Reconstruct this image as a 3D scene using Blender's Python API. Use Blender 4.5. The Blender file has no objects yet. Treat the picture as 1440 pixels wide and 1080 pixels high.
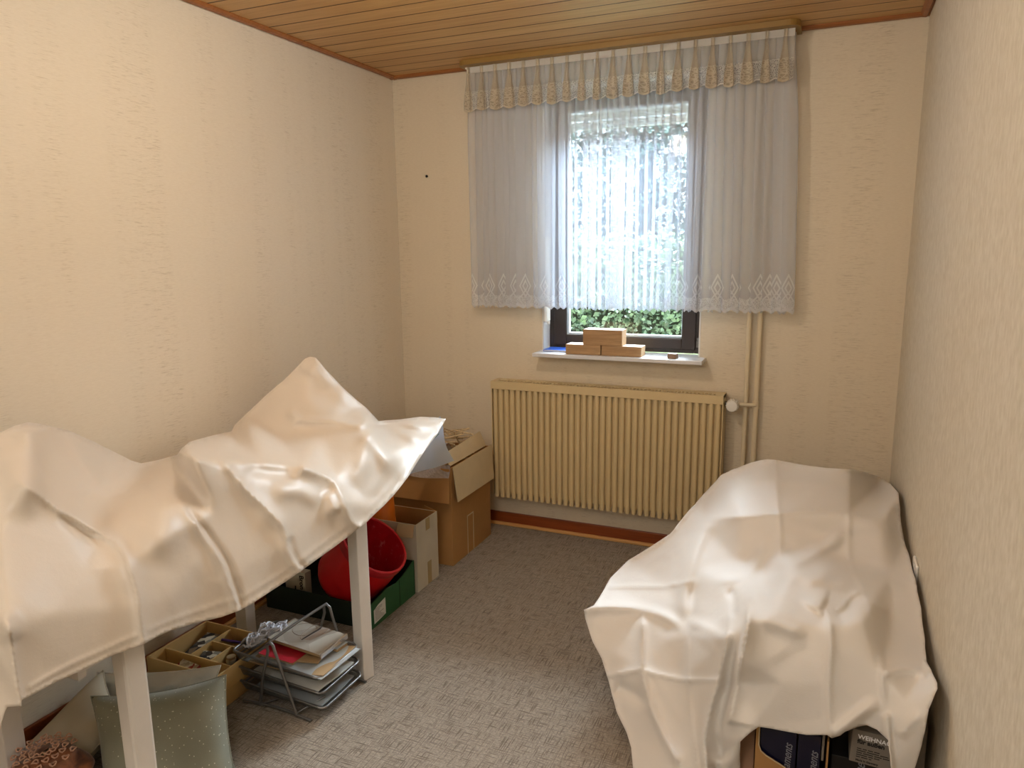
import bpy, bmesh, math, random
import numpy as np
from mathutils import Vector, Matrix, noise
from mathutils.geometry import delaunay_2d_cdt
random.seed(7)
SC = bpy.context.scene
COL = SC.collection
PI = math.pi

# ------------------------------------------------------------------ camera
F_PX, YAW, PITCH, ROLL, CAMZ = 1025.4, .4085, .1832, -.0123, 1.5
cy_, sy_, cp_, sp_ = math.cos(YAW), math.sin(YAW), math.cos(PITCH), math.sin(PITCH)
FWD = np.array([-sy_*cp_, cy_*cp_, -sp_])
RGT = np.array([cy_, sy_, 0.0])
UPV = np.cross(RGT, FWD)
cr_, sr_ = math.cos(ROLL), math.sin(ROLL)
RGT, UPV = cr_*RGT + sr_*UPV, -sr_*RGT + cr_*UPV
CAM = np.array([0, 0, CAMZ])
cam = bpy.data.cameras.new('camera'); cam.sensor_width = 36; cam.lens = F_PX*36/1440
cam.clip_start = .05; cam.clip_end = 200
co = bpy.data.objects.new('camera', cam); COL.objects.link(co)
co.matrix_world = Matrix(((RGT[0], UPV[0], -FWD[0], 0), (RGT[1], UPV[1], -FWD[1], 0), (RGT[2], UPV[2], -FWD[2], CAMZ), (0, 0, 0, 1)))
SC.camera = co
def ray(x, y): return FWD + RGT*(x-720)/F_PX + UPV*(540-y)/F_PX
def at(x, y, ax, v):
    d = ray(x, y); t = (v-CAM[ax])/d[ax]; return CAM + t*d

XL, XR, YB, HT = -2.19, .3026, 3.514, 2.399

# ------------------------------------------------------------------ node materials
class NT:
    def __init__(s, name):
        s.m = bpy.data.materials.new(name); s.m.use_nodes = True
        s.t = s.m.node_tree; s.t.nodes.clear()
        s.out = s.n('ShaderNodeOutputMaterial')
    def n(s, typ, **kw):
        nd = s.t.nodes.new(typ)
        for k, v in kw.items():
            if k.startswith('i_'): nd.inputs[k[2:].replace('_', ' ')].default_value = v
            else: setattr(nd, k, v)
        return nd
    def l(s, a, b): s.t.links.new(a, b)
    def math(s, op, a, b=None, c=None, clamp=False):
        nd = s.n('ShaderNodeMath', operation=op, use_clamp=clamp)
        for i, v in enumerate((a, b, c)):
            if v is None: continue
            if isinstance(v, (int, float)): nd.inputs[i].default_value = v
            else: s.l(v, nd.inputs[i])
        return nd.outputs[0]
    def mix(s, f, a, b, typ='RGBA', blend='MIX'):
        nd = s.n('ShaderNodeMix', data_type=typ)
        if typ == 'RGBA': nd.blend_type = blend; ia, ib, o = 6, 7, 2
        else: ia, ib, o = 2, 3, 0
        for i, v in ((0, f), (ia, a), (ib, b)):
            if hasattr(v, 'is_output'): s.l(v, nd.inputs[i])
            else: nd.inputs[i].default_value = (*v, 1) if (isinstance(v, tuple) and len(v) == 3) else v
        return nd.outputs[o]
    def coord(s, kind='Object', scale=(1, 1, 1), rot=(0, 0, 0)):
        tc = s.n('ShaderNodeTexCoord'); mp = s.n('ShaderNodeMapping')
        mp.inputs['Scale'].default_value = scale; mp.inputs['Rotation'].default_value = rot
        s.l(tc.outputs[kind], mp.inputs[0]); return mp.outputs[0]
    def noise(s, vec, scale=5, detail=3, rough=.5, dist=0):
        nd = s.n('ShaderNodeTexNoise'); nd.inputs['Scale'].default_value = scale
        nd.inputs['Detail'].default_value = detail; nd.inputs['Roughness'].default_value = rough
        nd.inputs['Distortion'].default_value = dist
        if vec is not None: s.l(vec, nd.inputs['Vector'])
        return nd.outputs['Fac']
    def ramp(s, v, lo, hi):
        nd = s.n('ShaderNodeMapRange'); s.l(v, nd.inputs[0])
        nd.inputs[1].default_value = lo; nd.inputs[2].default_value = hi
        return nd.outputs[0]
    def bsdf(s, color=None, rough=.5, bump=None, bstr=.2, bdist=.01, **kw):
        b = s.n('ShaderNodeBsdfPrincipled')
        if color is not None:
            if hasattr(color, 'is_output'): s.l(color, b.inputs['Base Color'])
            else: b.inputs['Base Color'].default_value = (*color, 1)
        if hasattr(rough, 'is_output'): s.l(rough, b.inputs['Roughness'])
        else: b.inputs['Roughness'].default_value = rough
        for k, v in kw.items(): b.inputs[k.replace('_', ' ')].default_value = v
        if bump is not None:
            bp = s.n('ShaderNodeBump'); bp.inputs['Strength'].default_value = bstr; bp.inputs['Distance'].default_value = bdist
            s.l(bump, bp.inputs['Height']); s.l(bp.outputs[0], b.inputs['Normal'])
        return b.outputs[0]
    def done(s, sh): s.l(sh, s.out.inputs[0]); return s.m

def srgb(r, g, b):
    f = lambda c: (c/255/12.92) if c/255 <= .04045 else ((c/255+.055)/1.055)**2.4
    return (f(r), f(g), f(b))

def simple(name, col, rough=.5, var=.12, nscale=9, metallic=0, bstr=0, **kw):
    t = NT(name); v = t.coord()
    n = t.noise(v, nscale, 4)
    c = t.mix(t.ramp(n, .3, .7), tuple(x*(1-var) for x in col), tuple(min(1, x*(1+var)) for x in col))
    n2 = t.noise(v, nscale*12, 3)
    return t.done(t.bsdf(c, rough, n2 if bstr else None, bstr, .003, Metallic=metallic, **kw))

def wallpaper(name, swap, base, dark, gloss):
    t = NT(name)
    # short horizontal threads, gathered in upright bands
    sc = (17, 17, 230)
    v = t.coord(scale=sc); n = t.noise(v, 1.6, 3, .6)
    bands = t.noise(t.coord(scale=(13, 13, .45)), 1.0, 2)
    fine = t.noise(t.coord(scale=(60, 60, 500)), 1.0, 2)
    dash = t.math('MULTIPLY', t.ramp(n, .54, .70), t.ramp(bands, .46, .62), clamp=True)
    cloud = t.noise(t.coord(), .9, 2)
    c = t.mix(t.ramp(cloud, .3, .7), tuple(x*.97 for x in base), base)
    c = t.mix(t.math('MULTIPLY', t.ramp(fine, .35, .75), .18), c, dark)
    c = t.mix(t.math('MULTIPLY', dash, .58), c, tuple(k*.9 for k in dark))
    r = t.math('SUBTRACT', .55, t.math('MULTIPLY', t.ramp(n, .42, .30), gloss), clamp=True)
    h = t.math('ADD', t.math('MULTIPLY', n, .6), t.math('MULTIPLY', fine, .4))
    return t.done(t.bsdf(c, r, h, .25, .002, Specular_IOR_Level=.45))

M = {}
M['wall_back'] = wallpaper('wallpaper_back', False, srgb(225, 211, 186), srgb(182, 162, 130), .15)
M['wall_left'] = wallpaper('wallpaper_left', True, srgb(229, 217, 196), srgb(190, 172, 142), .38)
def woodchip():
    t = NT('wallpaper_right')
    v = t.coord(scale=(30, 45, 22), rot=(.5, 0, 0)); n = t.noise(v, 1.5, 4, .6)
    n2 = t.noise(t.coord(), 60, 3)
    c = t.mix(t.ramp(n, .3, .7), srgb(204, 193, 172), srgb(222, 213, 195))
    return t.done(t.bsdf(c, .65, t.math('ADD', n, t.math('MULTIPLY', n2, .4)), .35, .004, Specular_IOR_Level=.3))
M['wall_right'] = woodchip()
def wood(name, a, b, axis='x', rough=.45, stretch=18, coat=0., scale=1.0):
    t = NT(name)
    s = {'x': (1, stretch, stretch), 'y': (stretch, 1, stretch), 'z': (stretch, stretch, 1)}[axis]
    v = t.coord(scale=tuple(k*scale for k in s))
    n = t.noise(v, 2.0, 6, .65, .6); n2 = t.noise(v, 9, 3, .6)
    c = t.mix(t.ramp(n, .3, .72), a, b)
    c = t.mix(t.math('MULTIPLY', t.ramp(n2, .45, .8), .35), c, tuple(x*.6 for x in a))
    return t.done(t.bsdf(c, rough, n2, .08, .002, Coat_Weight=coat, Coat_Roughness=.3))
def boards():
    t = NT('ceiling_pine')
    tc = t.n('ShaderNodeTexCoord'); sp = t.n('ShaderNodeSeparateXYZ'); t.l(tc.outputs['Object'], sp.inputs[0])
    k = t.math('DIVIDE', t.math('SUBTRACT', 3.514, sp.outputs[1]), .1085)
    pid = t.n('ShaderNodeTexWhiteNoise'); pid.noise_dimensions = '1D'; t.l(t.math('FLOOR', k), pid.inputs['W'])
    n = t.noise(t.coord(scale=(1.2, 22, 22)), 2.0, 6, .65, .5); n2 = t.noise(t.coord(scale=(3, 160, 160)), 2.0, 3, .6)
    c = t.mix(t.ramp(n, .3, .72), srgb(186, 142, 82), srgb(214, 172, 112))
    c = t.mix(t.math('MULTIPLY', t.ramp(n2, .45, .8), .30), c, srgb(128, 84, 40))
    c = t.mix(t.math('MULTIPLY', pid.outputs[0], .35), c, srgb(164, 112, 60))
    f = t.math('FRACT', k); e = t.math('MINIMUM', f, t.math('SUBTRACT', 1, f))
    c = t.mix(t.ramp(e, .046, .028), c, srgb(66, 38, 16))
    return t.done(t.bsdf(c, .42, n2, .06, .002))
M['ceiling'] = boards()
M['crown'] = wood('crown_wood', srgb(140, 82, 36), srgb(166, 104, 52), 'x', .45)
M['base'] = wood('skirting_wood', srgb(120, 56, 22), srgb(150, 74, 30), 'x', .4)
M['strip'] = wood('strip_wood', srgb(205, 150, 88), srgb(225, 175, 110), 'x', .5)
M['block'] = wood('block_wood', srgb(156, 120, 82), srgb(192, 156, 112), 'x', .6, 14, 0, 2.5)
M['blockdark'] = wood('offcut_wood', srgb(112, 88, 70), srgb(150, 120, 96), 'x', .6, 10, 0, 3)
def carpet():
    t = NT('carpet_weave')
    a = t.noise(t.coord(scale=(300, 15, 60)), 1, 1, .5); b = t.noise(t.coord(scale=(15, 300, 60)), 1, 1, .5)
    mot = t.noise(t.coord(), 130, 3, .6); big = t.noise(t.coord(), 1.3, 2)
    w = t.math('MAXIMUM', t.ramp(a, .50, .68), t.ramp(b, .50, .68))
    c = t.mix(t.ramp(mot, .3, .7), srgb(140, 128, 114), srgb(178, 166, 150))
    c = t.mix(t.math('MULTIPLY', w, .80), c, srgb(92, 80, 68))
    c = t.mix(t.math('MULTIPLY', t.ramp(big, .35, .7), .18), c, srgb(128, 112, 96))
    return t.done(t.bsdf(c, .95, t.math('ADD', mot, w), .5, .004, Specular_IOR_Level=.1, Sheen_Weight=.2))
M['carpet'] = carpet()
M['white_paint'] = simple('white_paint', srgb(226, 224, 218), .5, .03)
M['table_white'] = simple('table_white_lacquer', srgb(224, 218, 210), .45, .04)
M['rad'] = simple('radiator_enamel', srgb(214, 192, 146), .38, .03)
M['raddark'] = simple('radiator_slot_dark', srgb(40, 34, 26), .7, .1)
M['pipe'] = simple('pipe_enamel', srgb(220, 204, 172), .4, .03)
M['plastic_white'] = simple('white_plastic', srgb(232, 228, 220), .4, .03)
M['frame'] = simple('window_frame_brown', srgb(48, 38, 34), .4, .1)
M['bead'] = simple('glazing_bead', srgb(176, 184, 190), .35, .04)
M['stone'] = simple('sill_marble', srgb(220, 220, 222), .3, .06, 4)
M['shutter'] = simple('shutter_slats', srgb(214, 220, 224), .5, .03)
M['steel'] = simple('silver_wire', srgb(128, 126, 124), .40, .06, 9, .8)
M['foil'] = simple('silver_edge', srgb(215, 215, 218), .22, .03, 9, .9)
M['red'] = simple('red_plastic', (.74, .010, .014), .38, .06, 5)
def redin():
    t = NT('red_plastic_scuffed')
    n = t.noise(t.coord(scale=(1, 1, .6)), 34, 4, .7); n2 = t.noise(t.coord(), 7, 3)
    c = t.mix(t.math('MULTIPLY', t.ramp(n, .55, .68), .6), (.52, .008, .02), (.85, .34, .34))
    c = t.mix(t.ramp(n2, .35, .7), c, (.33, .004, .012))
    return t.done(t.bsdf(c, .4, n, .05, .002))
M['redin'] = redin()
M['orange'] = simple('orange_plastic', (.78, .19, .012), .4, .05, 5)
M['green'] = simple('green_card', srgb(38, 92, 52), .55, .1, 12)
M['greenshade'] = simple('shaded_green_card', srgb(16, 34, 24), .6, .1, 12)  # the crate's green darkened to paint in shade; also colours the seam
def cardboard(name, col):
    t = NT(name)
    n = t.noise(t.coord(), 6, 4); f = t.noise(t.coord(scale=(12, 12, 220)), 1, 2)
    c = t.mix(t.ramp(n, .3, .7), tuple(x*.9 for x in col), tuple(min(1, x*1.07) for x in col))
    c = t.mix(t.math('MULTIPLY', f, .12), c, tuple(x*.7 for x in col))
    return t.done(t.bsdf(c, .8, f, .1, .001, Specular_IOR_Level=.2))
M['card'] = cardboard('brown_cardboard', srgb(178, 134, 84))
M['cardlight'] = cardboard('pale_cardboard', srgb(206, 186, 148))
M['cardwhite'] = cardboard('white_faced_cardboard', srgb(206, 198, 178))
M['cardbeige'] = cardboard('beige_card', srgb(196, 160, 104))
M['cardmauve'] = cardboard('dull_cardboard', srgb(160, 128, 104))
M['tape'] = simple('parcel_tape', srgb(168, 148, 104), .35, .05)
M['paper'] = simple('paper_white', srgb(226, 224, 216), .7, .03)
M['papergrey'] = simple('paper_grey', srgb(170, 176, 178), .6, .08)
M['paperbrown'] = simple('paper_tan', srgb(170, 142, 104), .7, .1)
M['paperred'] = simple('paper_red', srgb(182, 24, 44), .5, .12, 30)
M['ink'] = simple('black_ink', srgb(14, 13, 14), .6, .05)
M['inkwhite'] = simple('white_ink', srgb(236, 236, 236), .5, .03)
M['navy'] = simple('navy_card', srgb(10, 12, 40), .35, .15)
M['black'] = simple('black_card', srgb(10, 10, 12), .5, .1)
M['greycard'] = simple('grey_card', srgb(122, 114, 104), .6, .04)
M['blue'] = simple('blue_card', srgb(58, 110, 225), .4, .05)
M['purple'] = simple('purple_plastic', srgb(70, 40, 110), .4, .1)
M['darkblue'] = simple('blue_carton', srgb(20, 52, 72), .5, .15, 40)
M['rail'] = simple('rail_olive_brown', srgb(150, 116, 58), .45, .05)
M['brownleaf'] = simple('dried_straw', srgb(206, 182, 142), .8, .25, 40)
def printed(name, cols, scale):
    t = NT(name); vo = t.n('ShaderNodeTexVoronoi'); vo.inputs['Scale'].default_value = scale
    t.l(t.coord(), vo.inputs['Vector'])
    bw = t.n('ShaderNodeSeparateColor'); t.l(vo.outputs['Color'], bw.inputs[0])
    c = t.mix(t.ramp(bw.outputs[0], .35, .45), cols[0], cols[1]); c = t.mix(t.ramp(bw.outputs[1], .62, .7), c, cols[2])
    return t.done(t.bsdf(c, .5))
M['stamps'] = printed('stamp_print', (srgb(26, 24, 28), srgb(216, 206, 184), srgb(120, 96, 70)), 48)
M['mixprint'] = printed('label_print', (srgb(190, 178, 150), srgb(226, 218, 198), srgb(150, 44, 40)), 70)
M['photo'] = printed('soft_photo', (srgb(176, 166, 152), srgb(166, 154, 140), srgb(188, 180, 166)), 9)
M['album_brown'] = simple('album_brown_tone', srgb(150, 128, 110), .5, .2, 25)
M['album_dark'] = simple('album_dark_tone', srgb(58, 46, 42), .5, .2, 25)
def glassy(name, tint, fac):
    t = NT(name); tr = t.n('ShaderNodeBsdfTransparent'); gl = t.n('ShaderNodeBsdfGlossy')
    tr.inputs[0].default_value = (*tint, 1); gl.inputs['Roughness'].default_value = .02
    fr = t.n('ShaderNodeFresnel'); fr.inputs[0].default_value = 1.45
    mx = t.n('ShaderNodeMixShader'); t.l(t.math('MULTIPLY', fr.outputs[0], fac), mx.inputs[0])
    t.l(tr.outputs[0], mx.inputs[1]); t.l(gl.outputs[0], mx.inputs[2]); return t.done(mx.outputs[0])
M['glass'] = glassy('window_glass', (.95, .97, .97), 1.0)
def thinplastic(name, col, alpha, bump, scale):
    t = NT(name); n = t.n('ShaderNodeTexVoronoi'); n.inputs['Scale'].default_value = scale; t.l(t.coord(), n.inputs['Vector'])
    b = t.bsdf(col, .18, n.outputs['Distance'], bump, .006, Specular_IOR_Level=.8)
    tr = t.n('ShaderNodeBsdfTransparent'); mx = t.n('ShaderNodeMixShader'); mx.inputs[0].default_value = alpha
    t.l(tr.outputs[0], mx.inputs[1]); t.l(b, mx.inputs[2]); return t.done(mx.outputs[0])
M['bubble'] = thinplastic('bubble_film', srgb(200, 196, 196), .6, 1.0, 70)
def bagfilm():
    t = NT('white_bag_film'); p = t.bsdf(srgb(224, 236, 255), .35); tl = t.n('ShaderNodeBsdfTranslucent'); tl.inputs[0].default_value = (*srgb(214, 228, 250), 1)
    mx = t.n('ShaderNodeMixShader'); mx.inputs[0].default_value = .5; t.l(p, mx.inputs[1]); t.l(tl.outputs[0], mx.inputs[2]); return t.done(mx.outputs[0])
M['bag'] = bagfilm()
M['jar'] = thinplastic('jar_glass', srgb(215, 205, 180), .55, .1, 20)
def meshwire():
    t = NT('wire_mesh_net')
    tc = t.coord(scale=(1, 1, 1)); sp = t.n('ShaderNodeSeparateXYZ'); t.l(tc, sp.inputs[0])
    fx = t.math('FRACT', t.math('MULTIPLY', sp.outputs[0], 250)); fy = t.math('FRACT', t.math('MULTIPLY', t.math('ADD', sp.outputs[1], sp.outputs[2]), 250))
    w = t.math('MAXIMUM', t.math('LESS_THAN', fx, .5), t.math('LESS_THAN', fy, .5))
    b = t.bsdf(srgb(120, 118, 116), .45, Metallic=.7); tr = t.n('ShaderNodeBsdfTransparent')
    mx = t.n('ShaderNodeMixShader'); t.l(w, mx.inputs[0]); t.l(tr.outputs[0], mx.inputs[1]); t.l(b, mx.inputs[2])
    return t.done(mx.outputs[0])
M['net'] = meshwire()
def linen(name, col, rough, spec, weave, transl, sheen=.15):
    t = NT(name)
    a = t.noise(t.coord(scale=(40, 700, 700)), 1, 2); b = t.noise(t.coord(scale=(700, 40, 700)), 1, 2)
    big = t.noise(t.coord(), 16, 4, .6)
    h = t.math('ADD', t.math('MULTIPLY', t.math('ADD', a, b), weave), big)
    c = t.mix(t.ramp(t.noise(t.coord(), 2.5, 3), .3, .7), tuple(x*.96 for x in col), col)
    p = t.bsdf(c, rough, h, .22, .006, Specular_IOR_Level=spec, Sheen_Weight=sheen)
    tl = t.n('ShaderNodeBsdfTranslucent'); tl.inputs[0].default_value = (*[x*.9 for x in col], 1)
    mx = t.n('ShaderNodeMixShader'); mx.inputs[0].default_value = transl
    t.l(p, mx.inputs[1]); t.l(tl.outputs[0], mx.inputs[2]); return t.done(mx.outputs[0])
M['satin'] = linen('satin_tablecloth', srgb(224, 211, 194), .42, .5, .12, .08)
M['linen'] = linen('plain_linen', srgb(238, 232, 224), .6, .35, .25, .12)
def cushion_mat():
    t = NT('sage_sequin_fabric')
    vo = t.n('ShaderNodeTexVoronoi'); vo.inputs['Scale'].default_value = 95; t.l(t.coord(), vo.inputs['Vector'])
    sp = t.n('ShaderNodeSeparateColor'); t.l(vo.outputs['Color'], sp.inputs[0])
    dot = t.math('MULTIPLY', t.math('LESS_THAN', vo.outputs['Distance'], .17), t.math('GREATER_THAN', sp.outputs[0], .5))
    c = t.mix(t.ramp(t.noise(t.coord(), 5, 3), .3, .7), srgb(136, 138, 122), srgb(158, 160, 142))
    c = t.mix(dot, c, srgb(225, 225, 210))
    fine = t.noise(t.coord(), 300, 2)
    return t.done(t.bsdf(c, t.mix(dot, .55, .15, 'FLOAT'), fine, .2, .002, Sheen_Weight=.4))
M['sage'] = cushion_mat()
M['cream_fabric'] = simple('cream_fabric', srgb(196, 184, 160), .8, .06, 6, 0, .2)
M['pale_fabric'] = simple('pale_satin_fabric', srgb(226, 223, 216), .5, .05, 6, 0, .2)
def embroid():
    t = NT('brown_embroidered_fabric')
    n = t.noise(t.coord(), 14, 4, .6, 1.0)
    c = t.mix(t.ramp(n, .3, .7), srgb(70, 34, 20), srgb(176, 108, 62))
    return t.done(t.bsdf(c, .5, n, .3, .01, Sheen_Weight=.3))
M['brownbag'] = embroid()
M['gold'] = simple('pink_gold_cord', srgb(206, 160, 132), .5, .15, 40)
M['lace_white'] = simple('crochet_cotton', srgb(216, 218, 228), .8, .05)
def sheer(name, lace, base_alpha, warm):
    """woven net seen as threads and holes; UV.x is metres along the cloth, UV.y height above its hem"""
    t = NT(name)
    uv = t.n('ShaderNodeUVMap'); sp = t.n('ShaderNodeSeparateXYZ'); t.l(uv.outputs[0], sp.inputs[0])
    u, v = sp.outputs[0], sp.outputs[1]
    a = base_alpha
    if lace == 'motif':
        per = .092
        fu = t.math('SUBTRACT', t.math('FRACT', t.math('DIVIDE', u, per)), .5)
        fu = t.math('MULTIPLY', t.math('ABSOLUTE', fu), per)              # 0..per/2
        def ring(cz, hw, hh, th):
            d = t.math('ADD', t.math('DIVIDE', fu, hw), t.math('DIVIDE', t.math('ABSOLUTE', t.math('SUBTRACT', v, cz)), hh))
            return t.math('LESS_THAN', t.math('ABSOLUTE', t.math('SUBTRACT', d, 1.0)), th)
        m = t.math('MAXIMUM', ring(.112, .028, .056, .13), ring(.112, .013, .026, .28))
        m = t.math('MAXIMUM', m, ring(.045, .034, .044, .12))
        m = t.math('MAXIMUM', m, t.math('LESS_THAN', v, .016))
        vo = t.n('ShaderNodeTexVoronoi'); vo.inputs['Scale'].default_value = 150; vo.feature = 'DISTANCE_TO_EDGE'; t.l(uv.outputs[0], vo.inputs['Vector'])
        net = t.math('MULTIPLY', t.math('LESS_THAN', vo.outputs['Distance'], .12), t.math('LESS_THAN', v, .060))
        m = t.math('MAXIMUM', m, net)
        al = t.mix(m, a, .62, 'FLOAT')
    elif lace == 'valance':
        vo = t.n('ShaderNodeTexVoronoi'); vo.inputs['Scale'].default_value = 130; vo.feature = 'DISTANCE_TO_EDGE'; t.l(uv.outputs[0], vo.inputs['Vector'])
        net = t.math('MULTIPLY', t.math('LESS_THAN', vo.outputs['Distance'], .13), t.math('LESS_THAN', v, .085))
        m = t.math('MAXIMUM', t.math('MULTIPLY', net, .7), t.math('LESS_THAN', v, .006))
        m = t.math('MAXIMUM', m, t.math('GREATER_THAN', v, .168))
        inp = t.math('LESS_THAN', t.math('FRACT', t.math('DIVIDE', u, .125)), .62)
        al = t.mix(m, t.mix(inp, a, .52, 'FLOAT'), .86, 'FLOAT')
        tint = t.mix(inp, srgb(246, 240, 228), srgb(234, 217, 188))  # pleats coloured tan to paint in the warm light on cream fabric
    col = srgb(*warm)
    d = t.n('ShaderNodeBsdfDiffuse'); d.inputs[0].default_value = (*col, 1)
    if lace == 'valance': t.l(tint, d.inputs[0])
    tl = t.n('ShaderNodeBsdfTranslucent'); tl.inputs[0].default_value = (.19, .26, .36, 1)
    m1 = t.n('ShaderNodeMixShader'); m1.inputs[0].default_value = .32; t.l(d.outputs[0], m1.inputs[1]); t.l(tl.outputs[0], m1.inputs[2])
    tr = t.n('ShaderNodeBsdfTransparent'); m2 = t.n('ShaderNodeMixShader'); t.l(al, m2.inputs[0])
    t.l(tr.outputs[0], m2.inputs[1]); t.l(m1.outputs[0], m2.inputs[2]); return t.done(m2.outputs[0])
M['sheer'] = sheer('sheer_voile_lace', 'motif', .42, (250, 250, 252))
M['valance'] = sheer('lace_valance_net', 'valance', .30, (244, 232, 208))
def leafmat(name, a, b, rough):
    t = NT(name); g = t.n('ShaderNodeNewGeometry')
    c = t.mix(g.outputs['Random Per Island'], a, b)
    p = t.bsdf(c, rough, Specular_IOR_Level=.6)
    tl = t.n('ShaderNodeBsdfTranslucent'); t.l(c, tl.inputs[0]); mx = t.n('ShaderNodeMixShader'); mx.inputs[0].default_value = .25
    t.l(p, mx.inputs[1]); t.l(tl.outputs[0], mx.inputs[2]); return t.done(mx.outputs[0])
M['hedge'] = leafmat('hedge_leaves', srgb(48, 72, 56), srgb(150, 170, 142), .22)
M['tree'] = leafmat('tree_leaves', srgb(34, 56, 60), srgb(96, 126, 122), .35)
M['bark'] = simple('bark', srgb(84, 74, 66), .9, .2)
M['lawn'] = simple('lawn', srgb(128, 140, 96), .9, .25, 3)

# ------------------------------------------------------------------ mesh builder
WORLD = {}                                  # world base of every Empty and part, so parts can be written in world coordinates
def wl(p): return WORLD.get(p.name, Vector((0, 0, 0))) if p else Vector((0, 0, 0))
class MB:
    def __init__(s): s.v, s.f, s.uv = [], [], None
    def add(s, vs, fs):
        o = len(s.v); s.v += [tuple(v) for v in vs]; s.f += [tuple(i+o for i in f) for f in fs]; return s
    def box(s, x0, x1, y0, y1, z0, z1, mat=None):
        vs = [(x, y, z) for z in (z0, z1) for y in (y0, y1) for x in (x0, x1)]
        if mat is not None: vs = [tuple(mat @ Vector(v)) for v in vs]
        return s.add(vs, [(0, 2, 3, 1), (4, 5, 7, 6), (0, 1, 5, 4), (2, 6, 7, 3), (0, 4, 6, 2), (1, 3, 7, 5)])
    def hexa(s, b, t):                      # two rings of four points
        return s.add(list(b)+list(t), [(3, 2, 1, 0), (4, 5, 6, 7), (0, 1, 5, 4), (1, 2, 6, 5), (2, 3, 7, 6), (3, 0, 4, 7)])
    def slab(s, quad, th):                  # a sheet given by its corner ring, thickened along its normal
        q = [Vector(p) for p in quad]; n = (q[1]-q[0]).cross(q[-1]-q[0]).normalized()*th
        k = len(q); vs = q+[p+n for p in q]
        return s.add(vs, [tuple(range(k))[::-1], tuple(range(k, 2*k))]+[(i, (i+1) % k, (i+1) % k+k, i+k) for i in range(k)])
    def prism(s, poly, z0, z1):
        k = len(poly)
        return s.add([(x, y, z0) for x, y in poly]+[(x, y, z1) for x, y in poly],
                     [tuple(range(k))[::-1], tuple(range(k, 2*k))]+[(i, (i+1) % k, (i+1) % k+k, i+k) for i in range(k)])
    def tube(s, path, r, n=8, closed=False):
        P = [Vector(p) for p in path]; m = len(P); o = len(s.v)
        up = None
        for i in range(m):
            a = P[(i-1) % m] if (closed or i) else P[i]; b = P[(i+1) % m] if (closed or i < m-1) else P[i]
            t = (b-a).normalized()
            if up is None: up = t.orthogonal().normalized()
            up = (up - t*up.dot(t)); up = up.normalized() if up.length > 1e-6 else t.orthogonal().normalized()
            w = t.cross(up); rr = r[i] if isinstance(r, (list, tuple)) else r
            for k in range(n):
                q = 2*PI*k/n; s.v.append(tuple(P[i]+(up*math.cos(q)+w*math.sin(q))*rr))
        for i in range(m if closed else m-1):
            j = (i+1) % m
            for k in range(n): s.f.append((o+i*n+k, o+i*n+(k+1) % n, o+j*n+(k+1) % n, o+j*n+k))
        if not closed: s.f.append(tuple(o+k for k in range(n))[::-1]); s.f.append(tuple(o+(m-1)*n+k for k in range(n)))
        return s
    def lathe(s, prof, mat=None, n=48, caps=True):
        o = len(s.v); mat = mat or Matrix()
        for r, z in prof:
            for k in range(n):
                a = 2*PI*k/n; s.v.append(tuple(mat @ Vector((r*math.cos(a), r*math.sin(a), z))))
        for i in range(len(prof)-1):
            for k in range(n): s.f.append((o+i*n+k, o+i*n+(k+1) % n, o+(i+1)*n+(k+1) % n, o+(i+1)*n+k))
        if caps:
            s.f.append(tuple(o+k for k in range(n))[::-1]); e = o+(len(prof)-1)*n; s.f.append(tuple(e+k for k in range(n)))
        return s
    def grid(s, fn, nu, nv, closed=False):
        o = len(s.v)
        for i in range(nu+1):
            for j in range(nv+1): s.v.append(tuple(fn(i/nu, j/nv)))
        for i in range(nu):
            for j in range(nv):
                a = o+i*(nv+1)+j; s.f.append((a, a+nv+1, a+nv+2, a+1))
        return s
    def build(s, name, mat, parent=None, smooth=False, bevel=0, base=None):
        off = wl(parent)
        me = bpy.data.meshes.new(name)
        if parent is None and base is not None: off = Vector(base)
        me.from_pydata([tuple(Vector(v)-off) for v in s.v], [], s.f)
        if s.uv is not None:
            lay = me.uv_layers.new(name='UVMap')
            for lp in me.loops: lay.data[lp.index].uv = s.uv[lp.vertex_index]
        bm = bmesh.new(); bm.from_mesh(me)
        if s.uv is None:
            bmesh.ops.recalc_face_normals(bm, faces=bm.faces)
        bm.to_mesh(me); bm.free()
        me.materials.append(mat)
        if smooth:
            me.polygons.foreach_set('use_smooth', [True]*len(me.polygons))
            try: me.set_sharp_from_angle(angle=math.radians(smooth if smooth > 1 else 40))
            except Exception: pass
        o = bpy.data.objects.new(name, me); COL.objects.link(o)
        if parent: o.parent = parent
        elif base is not None: o.location = base
        WORLD[o.name] = off
        if bevel:
            b = o.modifiers.new('bevel', 'BEVEL'); b.width = bevel; b.segments = 2; b.limit_method = 'ANGLE'; b.angle_limit = math.radians(40)
        return o
def thing(name, label, cat, loc, group=None, kind=None):
    o = bpy.data.objects.new(name, None); o.location = loc; o.empty_display_size = .05; COL.objects.link(o)
    WORLD[o.name] = Vector(loc)
    return tag(o, label, cat, group, kind)
def tag(o, label=None, cat=None, group=None, kind=None):
    if label: o['label'] = label
    if cat: o['category'] = cat
    if group: o['group'] = group
    if kind: o['kind'] = kind
    return o
def struct(o): o['kind'] = 'structure'; return o
def box(*a): return MB().box(*a)
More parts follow.
